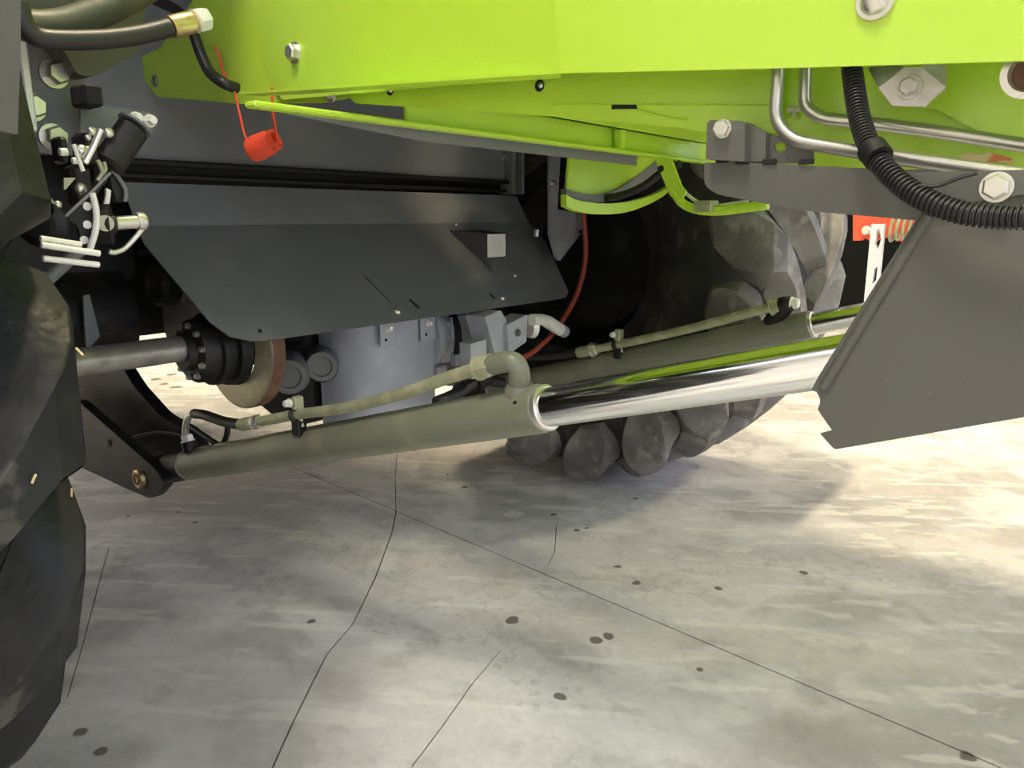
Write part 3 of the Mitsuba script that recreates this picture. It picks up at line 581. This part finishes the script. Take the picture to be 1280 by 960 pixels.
tag('harvester_body', 'dark body of the harvester above and behind the grey wall', 'machine body')
# curved green trough at the right of the post
tr, tc = .30, arr(*(-1.55,2.4332,1.3809))
trough = []
def trough_mesh(u0, u1, r0, r1, a0, a1, c, n=28):
    P = []
    for t in np.linspace(a0, a1, n): P.append((r0 * math.sin(t), -r0 * math.cos(t)))
    for t in np.linspace(a1, a0, n): P.append((r1 * math.sin(t), -r1 * math.cos(t)))
    m = trimesh.creation.extrude_polygon(Polygon(P), u1 - u0, engine='earcut')
    M = np.eye(4); M[:3, :3] = np.column_stack([Y, Zx, X]); M[:3, 3] = [u0, c[0], c[1]]
    m.apply_transform(M)
    return m
arc_pts = [(-1.27,1.8156,1.1504),(-1.27,1.8729,1.1374),(-1.27,1.9945,1.1286),(-1.27,2.1358,1.134),(-1.27,2.2627,1.1552),(-1.27,2.3706,1.1829),(-1.27,2.4434,1.2113)]
up_pts = [(-1.27,2.4418,1.2274),(-1.27,2.3687,1.204),(-1.27,2.2607,1.1809),(-1.27,2.1338,1.1662),(-1.27,1.9929,1.1618),(-1.27,1.8719,1.1691),(-1.27,1.8147,1.1837)]
put('drum_cover', slab(np.vstack([spline(arc_pts, 6), spline(up_pts, 6)]), .02, -X), 'green_paint', 30)
arc2 = [(-1.285,1.8361,1.1844),(-1.285,1.9024,1.1699),(-1.285,2.0163,1.1646),(-1.285,2.158,1.1817),(-1.285,2.2844,1.2203),(-1.285,2.391,1.2685),(-1.285,2.4623,1.3145)]
up2 = [(-1.285,2.4253,1.3336),(-1.285,2.3493,1.2953),(-1.285,2.235,1.2466),(-1.285,2.1079,1.2028),(-1.285,1.9927,1.1879),(-1.285,1.9017,1.1905),(-1.285,1.8357,1.2001)]
put('drum_cover__band', slab(np.vstack([spline(arc2, 6), spline(up2, 6)]), .02, -X), 'wall_grey', 30)
labels['drum_cover__band'] = {'label': 'grey rubber band above the rim'}
put('drum_cover__shell', slab([(-1.3,1.8706,1.3002),(-1.3,1.8574,1.192),(-1.3,1.9156,1.1842),(-1.3,2.0391,1.182),(-1.3,2.1824,1.195),(-1.3,2.2841,1.2232),(-1.3,2.4009,1.2801),(-1.3,2.4884,1.3436)], .008, -X), 'green_paint', 30)

tag('drum_cover', 'rounded dark green drum cover with green rim above the far wheel', 'cover')
# green hook with tube
hk = [(-1.0508,1.92,1.2781),(-1.0022,1.92,1.2759),(-0.9674,1.92,1.2015),(-0.9502,1.92,1.1865),(-0.9679,1.92,1.1658),(-0.9971,1.92,1.1747)]
put('hook_lever', slab(roundpts(hk, .008), .012, Y), 'green_paint', 30)
put('hook_lever__hole', lathe([(-.001, 0), (-.001, .009), (.001, .009)], (-1.0294,1.919,1.2497), Y, 20), 'hole_dark')
put('hook_lever__tube', tube(bent([(-0.9935,1.93,1.1919),(-0.9676,1.93,1.1554),(-0.9196,1.93,1.1381),(-0.8558,1.93,1.1357),(-0.7283,1.93,1.1509)], .05), .0125), 'green_paint')
put('hook_lever__cable', tube(spline([(-0.9847,1.95,1.1986),(-0.9401,1.95,1.1659),(-0.8996,1.95,1.1486),(-0.7893,1.95,1.1598)]), .005), 'white_paint')
put('hook_lever__cable_tie', rbox(arr(*(-0.9166,1.95,1.1635)), arr(*(-0.8689,1.9,1.1335)), .002), 'olive_tube')
tag('hook_lever', 'bright green hook lever with a bent green tube hanging under the cross beam', 'lever')
put('cable_bundle', tube(spline([(-1.4599,2.05,1.1924),(-1.2777,2.05,1.1795),(-1.1665,2.05,1.2057),(-1.0889,2.05,1.2514),(-1.0388,2.05,1.2695)]), .012), 'hose_black')
tag('cable_bundle', 'dark cable running along the curved drum cover', 'cable')

# ---------------------------------------------------------------- grey beam, bracket, pipes, hose, side sheet
beam = roundpts([(-0.4048,0.86,1.1832),(-0.3279,0.86,1.1791),(-0.2837,0.86,1.1747),(-0.1955,0.86,1.1672),(-0.0741,0.86,1.1626),(-0.0681,0.86,1.1147),(-0.1756,0.86,1.1173),(-0.2883,0.86,1.1274),(-0.3865,0.86,1.1463),(-0.4033,0.86,1.1567)], [.004, 0, 0, 0, 0, 0, 0, 0, .012, .01])
put('support_beam', slab(beam, .012, Y), 'sheet_grey', False)
blk = roundpts([(-0.3964,0.845,1.2262),(-0.3927,0.845,1.2285),(-0.3518,0.845,1.2245),(-0.3488,0.845,1.1809),(-0.396,0.845,1.1856)], [.003, .003, .006, 0, 0])
put('support_beam__bracket', [slab(blk, .03, Y)], 'sheet_grey', False)
put('support_beam__bracket__side', [slab([(-0.3616,0.862,1.226),(-0.3339,0.862,1.2121),(-0.3316,0.862,1.1811),(-0.3586,0.862,1.1822)], .02, Y), slab([(-0.35,0.875,1.2124),(-0.2928,0.875,1.2054),(-0.2853,0.875,1.1982),(-0.2836,0.875,1.178),(-0.3477,0.875,1.1807)], .005, Y, holes=[[(-0.3288,0.875,1.2007),(-0.3226,0.875,1.2029),(-0.3161,0.875,1.2),(-0.3147,0.875,1.1939),(-0.3208,0.875,1.1917),(-0.3274,0.875,1.1946)]])], 'sheet_grey', False)
put('support_beam__bolt', hexhead((-0.3766,0.845,1.2178), -Y, .0165, .008, 1.15, .0025, .1), 'zinc')
put('support_beam__bolt', hexhead((-0.098,0.795,1.1457), -Y, .019, .010, 1.25, .0025, .5), 'zinc')
for q in ((-0.3812,0.858,1.1848), (-0.357,0.858,1.1819), (-0.3255,0.858,1.1806), (-0.285,0.858,1.1788)):
    put('support_beam__notch', rbox(arr(*q) + arr(-.008, -.002, -.003), arr(*q) + arr(.008, .002, .003), .001), 'hole_dark')
tag('support_beam', 'dark grey support beam below the steel pipes with a bolted upright bracket at its left end', 'beam')

p1 = bent([(-0.3303,0.875,1.3019),(-0.329,0.875,1.2619),(-0.3288,0.872,1.2279),(-0.3059,0.868,1.2023),(-0.2525,0.862,1.1906),(-0.1775,0.84,1.1746),(-0.0623,0.8,1.1516)], .03, 10)
put('steel_pipe', tube(p1, .0072, 20), 'pipe_steel')
tag('steel_pipe', 'bright steel pipe bending forwards, lower and nearer of the two', 'pipe')
p2 = bent([(-0.3125,0.91,1.3051),(-0.3111,0.91,1.267),(-0.3101,0.91,1.2439),(-0.2903,0.91,1.2285),(-0.2523,0.91,1.2223),(-0.1802,0.91,1.2082),(-0.0745,0.91,1.1842)], .03, 10)
put('steel_pipe_001', tube(p2, .0070, 20), 'pipe_steel')
tag('steel_pipe_001', 'steel pipe bending forwards, upper of the two, behind the corrugated hose', 'pipe')
hp = spline([(-0.2549,0.88,1.2851),(-0.2486,0.87,1.2634),(-0.2303,0.84,1.2196),(-0.209,0.81,1.1856),(-0.1847,0.79,1.1599),(-0.1538,0.775,1.138),(-0.1196,0.768,1.1245),(-0.0892,0.765,1.1204),(-0.0553,0.76,1.1198)], 60)
seg = np.concatenate([[0], np.cumsum(np.linalg.norm(np.diff(hp, axis=0), axis=1))])
sl = np.linspace(0, seg[-1], 900)
hp = np.stack([np.interp(sl, seg, hp[:, k]) for k in range(3)], 1)
put('corrugated_hose', tube(hp, .0092 + .0014 * np.tanh(3 * np.sin(sl * 2 * math.pi / .0046)), 18), 'hose_black')
tag('corrugated_hose', 'black corrugated cable hose hanging from the green panel in front of the pipes', 'hose')
cq = arr(*(-0.2016,0.8,1.1794))
put('corrugated_hose__clip', [lathe([(-.008, .009), (-.008, .0135), (.008, .0135), (.008, .009)], cq, nrm(arr(*(-0.1847,0.79,1.1599)) - arr(*(-0.209,0.81,1.1856))), 24), rbox(arr(*(-0.2187,0.81,1.1801)), arr(*(-0.2158,0.83,1.1735)), .002), rbox(arr(*(-0.2012,0.8,1.1896)), arr(*(-0.1973,0.82,1.1819)), .003)], 'black_paint')
put('corrugated_hose__tie_tail', tube(spline([(-0.1543,0.772,1.1477),(-0.1402,0.772,1.1474),(-0.1235,0.772,1.1537),(-0.1107,0.772,1.1573)]), .0018, 8), 'hose_black')

gb = [(-0.2341,0.865,1.2879),(-0.2307,0.865,1.2677),(-0.2204,0.865,1.2475),(-0.2067,0.865,1.2301),(-0.1773,0.865,1.2268),(-0.1597,0.865,1.2444),(-0.1642,0.865,1.2789)]
put('galvanised_bracket', slab([(-0.2204,0.865,1.2475),(-0.2067,0.865,1.2301),(-0.1773,0.865,1.2268),(-0.1602,0.865,1.243),(-0.1833,0.865,1.2638),(-0.1993,0.865,1.2656)], .006, Y), 'galv', False)
put('galvanised_bracket__left_wing', slab([arr(*(-0.2204,0.865,1.2475)), arr(*(-0.1993,0.865,1.2656)), arr(*(-0.2137,0.89,1.2816)), arr(*(-0.2407,0.89,1.2739))], .005, Y), 'galv', False)
put('galvanised_bracket__right_wing', slab([arr(*(-0.1602,0.865,1.243)), arr(*(-0.1833,0.865,1.2638)), arr(*(-0.1803,0.89,1.2775)), arr(*(-0.1655,0.89,1.2653))], .005, Y), 'galv', False)
put('galvanised_bracket__bolt', hexhead((-0.1922,0.865,1.2462), -Y, .0155, .008, 1.35, .002, .35), 'galv')
tag('galvanised_bracket', 'galvanised bent bracket with one hex bolt under the green panel', 'bracket')
put('grommet', lathe([(0, .014), (0, .022), (-.006, .0225), (-.006, .0165), (0, .014)], (-0.0925,0.86,1.2472), Y, 32), 'zinc')
put('grommet__core', lathe([(.004, 0), (.0, .015), (.008, .015)], (-0.0928,0.862,1.2475), Y, 24), 'rust')
tag('grommet', 'zinc ring at the right edge below the green panel', 'ring')

sv = .80
sh = [(-0.1572,0.8,1.1241),(-0.1522,0.8,1.127),(-0.0666,0.8,1.1411),(-0.0424,0.8,0.9485),(-0.2125,0.8,0.882),(-0.2285,0.8,0.8965),(-0.2167,0.8,0.9022),(-0.2331,0.8,0.922),(-0.2307,0.8,0.9319),(-0.2355,0.8,0.9407),(-0.2414,0.8,0.9416),(-0.236,0.8,0.9561)]
put('side_sheet', slab(roundpts(sh, [.002, .002, 0, 0, .003, .001, .001, .002, .004, .002, .001, .004]), .004, Y), 'sheet_grey', False)
l0, l1 = arr(*(-0.1559,0.8,1.1241)), arr(*(-0.2366,0.8,0.944))
lip_d = nrm(l1 - l0)
nx = nrm(np.cross(lip_d, Y))
if nx[0] < 0: nx = -nx
put('side_sheet__lip', tube(np.array([l0 + nx * .006, l1 + nx * .006 - lip_d * .004]), .0055, 16), 'sheet_grey')
labels['side_sheet__lip'] = {'label': 'rolled edge along the slanted left side'}
put('side_sheet__upper_flange', slab([(-0.1516,0.797,1.1269),(-0.0664,0.797,1.141),(-0.0687,0.797,1.1595),(-0.174,0.797,1.1606),(-0.1646,0.797,1.1358)], .004, -Y), 'sheet_grey', False)
tag('side_sheet', 'large olive-grey sheet with a notched lower corner at the right edge', 'panel')

# ---------------------------------------------------------------- red dust cap
k0 = arr(*(-1.3964,0.92,1.262))
cx = nrm([.75, .3, .28])
put('dust_cap', lathe([(-.032, 0), (-.032, .018), (-.026, .024), (-.01, .026), (.018, .024), (.022, .0215), (.034, .021), (.036, .016), (.02, .014), (.02, 0)], k0, cx, 32), 'orange_red')
put('dust_cap__strap', tube(spline([(-1.5897,0.95,1.4793),(-1.5667,0.95,1.4218),(-1.4858,0.92,1.3778),(-1.4713,0.92,1.3327),(-1.4547,0.92,1.2811),(-1.4257,0.92,1.2573)]), .0025, 8), 'orange_red')
put('dust_cap__strap', tube(spline([(-1.3504,0.92,1.3674),(-1.3529,0.92,1.323),(-1.3447,0.92,1.2773),(-1.3414,0.92,1.2589),(-1.356,0.92,1.2505)]), .0028, 8), 'orange_red')
put('dust_cap__loop', lathe([(-.004, .004), (-.004, .008), (.004, .008), (.004, .004), (-.004, .004)], (-1.3342,0.915,1.2581), cx, 20), 'orange_red')
tag('dust_cap', 'orange-red plastic dust cap hanging on two straps below the green panel', 'cap')
put('rear_green_plate', slab([(-2.0369,0.97,1.503),(-1.8688,0.97,1.5153),(-1.6263,0.97,1.629),(-1.1345,0.97,1.5404),(-1.148,0.97,1.3395),(-1.2676,0.97,1.3389),(-1.5459,0.97,1.3603),(-1.7431,0.97,1.3881),(-1.9069,0.97,1.4086),(-1.9629,0.97,1.4533)], .006, Y), 'green_paint', False)
put('rear_green_plate__bush', lathe([(-.004, .008), (-.006, .012), (0, .0135), (0, .008)], (-1.9033,0.97,1.4451), Y, 24), 'wall_grey')
put('rear_green_plate__fitting', hexhead((-1.2256,0.965,1.349), -Y, .02, .012, 1.3), 'zinc')
tag('rear_green_plate', 'green plate behind the black hose at the rear edge of the side panel', 'plate')

# ---------------------------------------------------------------- top left: mounting plate, hoses, linkage
put('mounting_plate', slab([(-1.34,0.4829,1.392),(-1.34,0.572,1.4075),(-1.34,0.552,1.2358),(-1.34,0.4578,1.235)], .012, -X), 'wall_grey', False)
put('mounting_plate__edge', [rbox(arr(*(-1.33,0.4775,1.3841)), arr(*(-1.33,0.4657,1.2466)) + X * .02, .002)], 'zinc_white')
for q, s in (((-1.338,0.5196,1.3369), .03), ((-1.338,0.4808,1.2845), .03), ((-1.338,0.507,1.2421), .03)):
    put('mounting_plate__bolt', hexhead(q, X, s, .022, 1.25, .004, .4), 'zinc')
tag('mounting_plate', 'grey mounting plate with three big zinc hex bolts behind the near wheel', 'plate')
put('fender_edge', [slab([(-0.94,0.2839,1.3598),(-0.94,0.346,1.3741),(-0.94,0.336,1.2946),(-0.94,0.3219,1.2064),(-0.94,0.2645,1.2157)], .012, -X)], 'sheet_grey', False)
tag('fender_edge', 'olive-grey upright sheet at the top of the left edge', 'sheet')
put('cast_arm', [slab(roundpts([(-1.28,0.4346,1.4576),(-1.28,0.6636,1.5102),(-1.28,0.6481,1.4598),(-1.28,0.6416,1.423),(-1.28,0.6317,1.3784),(-1.28,0.5554,1.3319),(-1.28,0.5298,1.3308),(-1.28,0.5161,1.3671),(-1.28,0.475,1.3822),(-1.28,0.4581,1.411)], .03), .05, -X)], 'hose_green', 30)
tag('cast_arm', 'olive cast arm in the top left corner behind the hoses', 'bracket')
put('thick_hose', tube(spline([(-1.22,0.4239,1.3869),(-1.22,0.4477,1.3772),(-1.22,0.4958,1.3879),(-1.22,0.5537,1.418),(-1.22,0.6301,1.4689)]), .022), 'hose_green')
tag('thick_hose', 'thick olive hose at the very top left', 'hose')
put('pressure_hose', tube(spline([(-1.17,0.4213,1.3913),(-1.17,0.4258,1.368),(-1.17,0.4412,1.354),(-1.17,0.4834,1.358),(-1.17,0.5379,1.3692),(-1.17,0.5851,1.3837),(-1.17,0.6253,1.3995)]), .0135), 'hose_black')
pe = arr(*(-1.17,0.6265,1.3998)); pd = nrm(arr(*(-1.17,0.6756,1.4188)) - pe)
put('pressure_hose__ferrule', lathe([(0, 0), (0, .0155), (.008, .0165), (.036, .0165), (.04, .013), (.05, .012), (.05, 0)], pe, pd, 28), 'zinc_yellow')
put('pressure_hose__nut', hexhead(pe + pd * .044, pd, .03, .02, 1.0), 'zinc_white')
tag('pressure_hose', 'black pressure hose with a pale metal end fitting pointing at the green panel', 'hose')
put('curved_hose', tube(spline([(-1.817,0.9,1.6182),(-1.7219,0.9,1.5796),(-1.6447,0.9,1.5483),(-1.5933,0.9,1.5031),(-1.569,0.9,1.4577),(-1.5381,0.9,1.415),(-1.487,0.9,1.3878),(-1.4896,0.93,1.3825)]), .0112), 'hose_black')
tag('curved_hose', 'black hose curving down to the rear edge of the green side panel', 'hose')
put('black_stop', rbox(arr(*(-1.25,0.5241,1.3167)), arr(*(-1.25,0.5527,1.2846)) - X * .05, .004), 'hole_dark')
tag('black_stop', 'black rubber stop above the linkage', 'stop')
# linkage: top bracket, spring unit
put('linkage_bracket', [slab([(-1.3,0.5392,1.2945),(-1.3,0.5763,1.2938),(-1.3,0.6504,1.2903),(-1.3,0.6517,1.2637),(-1.3,0.5937,1.2489),(-1.3,0.5331,1.2417)], .01, -X)], 'wall_grey', False)
for q in ((-1.298,0.6217,1.2785), (-1.298,0.644,1.2769)): put('linkage_bracket__bolt', hexhead(q, X, .014, .012, 1.35), 'zinc_white')
tag('linkage_bracket', 'grey bracket with two small zinc bolts above the spring unit', 'bracket')
put('spring_unit', cyl((-1.24,0.542,1.1964), (-1.24,0.5902,1.2592), .0235, .006), 'black_paint')
put('spring_unit__end_plate', lathe([(0, 0), (0, .026), (.004, .026), (.004, 0)], (-1.24,0.5903,1.2604), nrm(arr(*(-1.24,0.5902,1.2592)) - arr(*(-1.24,0.542,1.1964))), 28), 'wall_grey')
tag('spring_unit', 'black cylindrical spring unit tilted up to the two small bolts', 'spring')
def link(name, pts, thick, mat, label, cat, u=None):
    k = put(name, slab(roundpts(pts, .006), thick, -X), mat, False)
    tag(k, label, cat)
    return k
qp = link('quadrant_plate', [(-1.2,0.5293,1.185),(-1.2,0.4983,1.1529),(-1.2,0.4562,1.1196),(-1.2,0.4724,1.1104),(-1.2,0.4805,1.0663),(-1.2,0.4895,1.066),(-1.2,0.5013,1.1102),(-1.2,0.5037,1.1508)], .008, 'black_paint', 'black quadrant plate with three holes in the linkage', 'plate')
for q in ((-1.199,0.4892,1.1356), (-1.199,0.4862,1.1092), (-1.199,0.4792,1.0873)): put('quadrant_plate__hole', cyl(arr(*q) - X * .001, arr(*q) + X * .001, .006), 'zinc_white')
put('quadrant_plate__edge_strip', tube(spline([(-1.19,0.4944,1.1549),(-1.19,0.4973,1.131),(-1.19,0.4943,1.1046),(-1.19,0.4816,1.0724)]), [.0048] * 31, 10), 'zinc_white')
put('quadrant_plate__top_edge', tube(np.array([(-1.19,0.4524,1.1196),(-1.19,0.4908,1.1526),(-1.19,0.5237,1.1844)]), .0022, 8), 'wall_grey')
rl = link('rocker_arm', [(-1.25,0.5492,1.19),(-1.25,0.559,1.1807),(-1.25,0.568,1.1615),(-1.25,0.5691,1.1493),(-1.25,0.5621,1.1418),(-1.25,0.5553,1.1466),(-1.25,0.55,1.1647)], .02, 'black_paint', 'black rocker arm right of the quadrant plate', 'arm')
put('rocker_arm__rim', tube(spline([(-1.245,0.5507,1.1911),(-1.245,0.5593,1.1806),(-1.245,0.5682,1.1614),(-1.245,0.5651,1.1442)]), .0035, 8), 'wall_grey')
put('linkage_strip', slab([(-1.23,0.5329,1.1637),(-1.23,0.5396,1.1604),(-1.23,0.537,1.1484),(-1.23,0.5331,1.1339),(-1.23,0.5264,1.1375),(-1.23,0.5314,1.1506)], .006, -X), 'zinc_white', False)
tag('linkage_strip', 'short white strip between quadrant plate and rocker arm', 'strip')
put('pivot_disc', lathe([(0, 0), (0, .03), (.006, .033), (.02, .033), (.026, .02), (.04, .018), (.04, 0)], (-1.22,0.4392,1.1105), nrm([.8, -.6, 0]), 32), 'black_paint')
put('pivot_disc__cap', domehead(arr(*(-1.195,0.4274,1.113)), nrm([.8, -.6, 0]), .010, .006), 'olive_tube')
tag('pivot_disc', 'black round pivot at the edge of the near wheel, left of the quadrant plate', 'pivot')
put('bearing_flange', lathe([(-.02, 0), (-.02, .028), (.006, .03), (.008, .014), (.014, .012), (.014, 0)], (-1.22,0.5237,1.11), nrm([.5, .86, 0]), 32), 'black_paint')
put('bearing_flange__bush', lathe([(0, 0), (0, .012), (.006, .012), (.006, 0)], (-1.2,0.5118,1.1113), nrm([.8, -.2, 0]), 20), 'olive_tube')
tag('bearing_flange', 'black bearing flange behind the locking pin', 'flange')
pq0, pq1 = arr(*(-1.22,0.5345,1.1111)), arr(*(-1.22,0.5702,1.1134))
put('locking_pin', cyl(pq0, pq1, .0105, .001), 'zinc')
put('locking_pin__head', [lathe([(0, 0), (0, .0135), (.006, .0145), (.012, .0135), (.016, .009), (.016, 0)], pq1 - Y * .002, pq1 - pq0, 28)], 'zinc')
put('locking_pin__handle', tube(bent([(-1.22,0.5765,1.1022),(-1.22,0.5652,1.09),(-1.22,0.5446,1.0708),(-1.22,0.5283,1.0664),(-1.22,0.5215,1.0691)], .02), .0042, 12), 'zinc')
tag('locking_pin', 'zinc locking pin with a bent wire handle', 'pin')
for i, (a_, b_) in enumerate((((-1.16,0.4073,1.0918), (-1.16,0.4596,1.0818)), ((-1.15,0.4038,1.0835), (-1.15,0.479,1.069)), ((-1.15,0.4035,1.0653), (-1.15,0.4761,1.0532)))):
    k = put('linkage_rod', cyl(a_, b_, .0044, .001, 16), 'zinc_white')
    tag(k, ('upper', 'middle', 'lowest')[i] + ' of the three bright rods beside the near wheel', 'rod')
put('lever_rod', tube(np.array([(-1.18,0.5126,1.2438),(-1.18,0.4986,1.2173),(-1.18,0.4852,1.1956)]), .0046, 10), 'zinc')
tag('lever_rod', 'short bright rod slanting down left at the top of the linkage', 'rod')
put('lever_rod_001', tube(np.array([(-1.16,0.4652,1.2193),(-1.16,0.4692,1.2004),(-1.16,0.4736,1.1833)]), .0030, 10), 'zinc_white')
tag('lever_rod_001', 'thin bright rod slanting down right at the top of the linkage', 'rod')
put('link_block', [rbox(arr(*(-1.2,0.4612,1.2322)), arr(*(-1.2,0.4737,1.1947)) - X * .03, .004)], 'black_paint')
put('link_block__stub', cyl((-1.19,0.4569,1.2097), (-1.19,0.4674,1.2104), .0055), 'zinc_white')
put('link_block__stub', cyl((-1.19,0.4724,1.1987), (-1.19,0.4821,1.1992), .0048), 'zinc_white')
tag('link_block', 'black block with pale pin ends beside the near wheel', 'block')
put('clevis', [rbox(arr(*(-1.23,0.5042,1.2431)), arr(*(-1.23,0.531,1.199)) - X * .04, .006), rbox(arr(*(-1.24,0.5242,1.2049)), arr(*(-1.24,0.5436,1.1679)) - X * .04, .006), rbox(arr(*(-1.25,0.4934,1.1979)), arr(*(-1.25,0.5247,1.1316)) - X * .03, .006)], 'black_casting')
for q, r in (((-1.225,0.5192,1.2451), .007), ((-1.225,0.5433,1.2448), .008), ((-1.225,0.5125,1.2355), .005), ((-1.2,0.4908,1.2124), .0105), ((-1.205,0.5008,1.2144), .008), ((-1.2,0.4499,1.1374), .006), ((-1.22,0.4918,1.1612), .009), ((-1.2,0.4399,1.1417), .005)):
    put('clevis__bolt', domehead(q, X, r, r * .8), 'zinc')
put('clevis__plate_end', slab([(-1.21,0.4667,1.1759),(-1.21,0.483,1.1766),(-1.21,0.4669,1.1591),(-1.21,0.4647,1.1591)], .004, -X), 'olive_tube', False)
put('clevis__chain', [tube(spline([(-1.21,0.5161,1.2031),(-1.21,0.5196,1.1941),(-1.21,0.5209,1.1849),(-1.21,0.5167,1.1779),(-1.21,0.5127,1.1731)]), .0035, 8), tube(spline([(-1.21,0.525,1.2013),(-1.21,0.526,1.1898),(-1.21,0.5181,1.1802)]), .0028, 8)], 'olive_tube')
tag('clevis', 'dark clevis assembly with pale bolt heads in the middle of the linkage', 'clevis')

# ---------------------------------------------------------------- straw on the near tyre, background machine
for i, (q, d) in enumerate((((-.9885, .3055, .8128), (.1, .2, .5)), ((-1.1325, .3945, .7345), (.05, .1, 1)), ((-1.0080, .3815, .9555), (.1, .3, -.5)))):
    q = arr(*q)
    k = put('straw_bit', tube(np.array([q - nrm(d) * .006, q, q + nrm(arr(*d) + [.1, 0, 0]) * .006]), .0016, 6), 'straw')
    tag(k, ('small pale straw bit low on the near wheel, left of the other', 'small straw bit at the right edge of the near wheel', 'small straw bit on the upper lug of the near wheel')[i], 'straw')

def bgp(x0): return x0
put('red_implement', [slab([(-1.7906,6.6,1.1808),(-1.296,6.6,1.1417),(-1.351,6.6,0.916),(-1.4457,6.6,0.945),(-1.5651,6.6,0.9679),(-1.6197,6.6,0.9166),(-1.6849,6.6,0.9661),(-1.7184,6.6,0.9337),(-1.7675,6.6,0.9327)], .12, Y)], 'red_paint', False)
for q in ((-1.6665,6.58,1.0172), (-1.6055,6.58,1.0053), (-1.5665,6.58,1.0307)): put('red_implement__bolt', hexhead(q, -Y, .05, .03, 1.3), 'zinc_white')
for i in range(5): put('red_implement__spring_coil', tube(spline([arr(*(-1.4501,6.5,1.0388)) + arr(.0 + .045 * i, 0, .0 + .01 * i) + arr(.02 * math.cos(t), .05 * math.sin(t), .1 * math.cos(t + .6)) for t in np.linspace(0, 6, 12)]), .012, 8), 'olive_tube')
tag('red_implement', 'red machine part with springs in the background left of the olive-grey sheet', 'machine')
put('white_post', slab([(-1.603,6.45,1.0687),(-1.5046,6.45,1.0692),(-1.5048,6.45,0.4803),(-1.5217,6.45,-0.4726),(-1.6262,6.45,-0.4902),(-1.5994,6.45,0.4739)], .05, Y, holes=[[(-1.5575,6.45,1.02),(-1.5355,6.45,1.0325),(-1.5214,6.45,0.947),(-1.5373,6.45,0.8728),(-1.5584,6.45,0.9094)], [(-1.5461,6.45,0.7234),(-1.5246,6.45,0.743),(-1.5259,6.45,0.6367),(-1.5516,6.45,0.5976)]]), 'white_paint', False)
tag('white_post', 'white perforated post in front of the dark back wall', 'post')
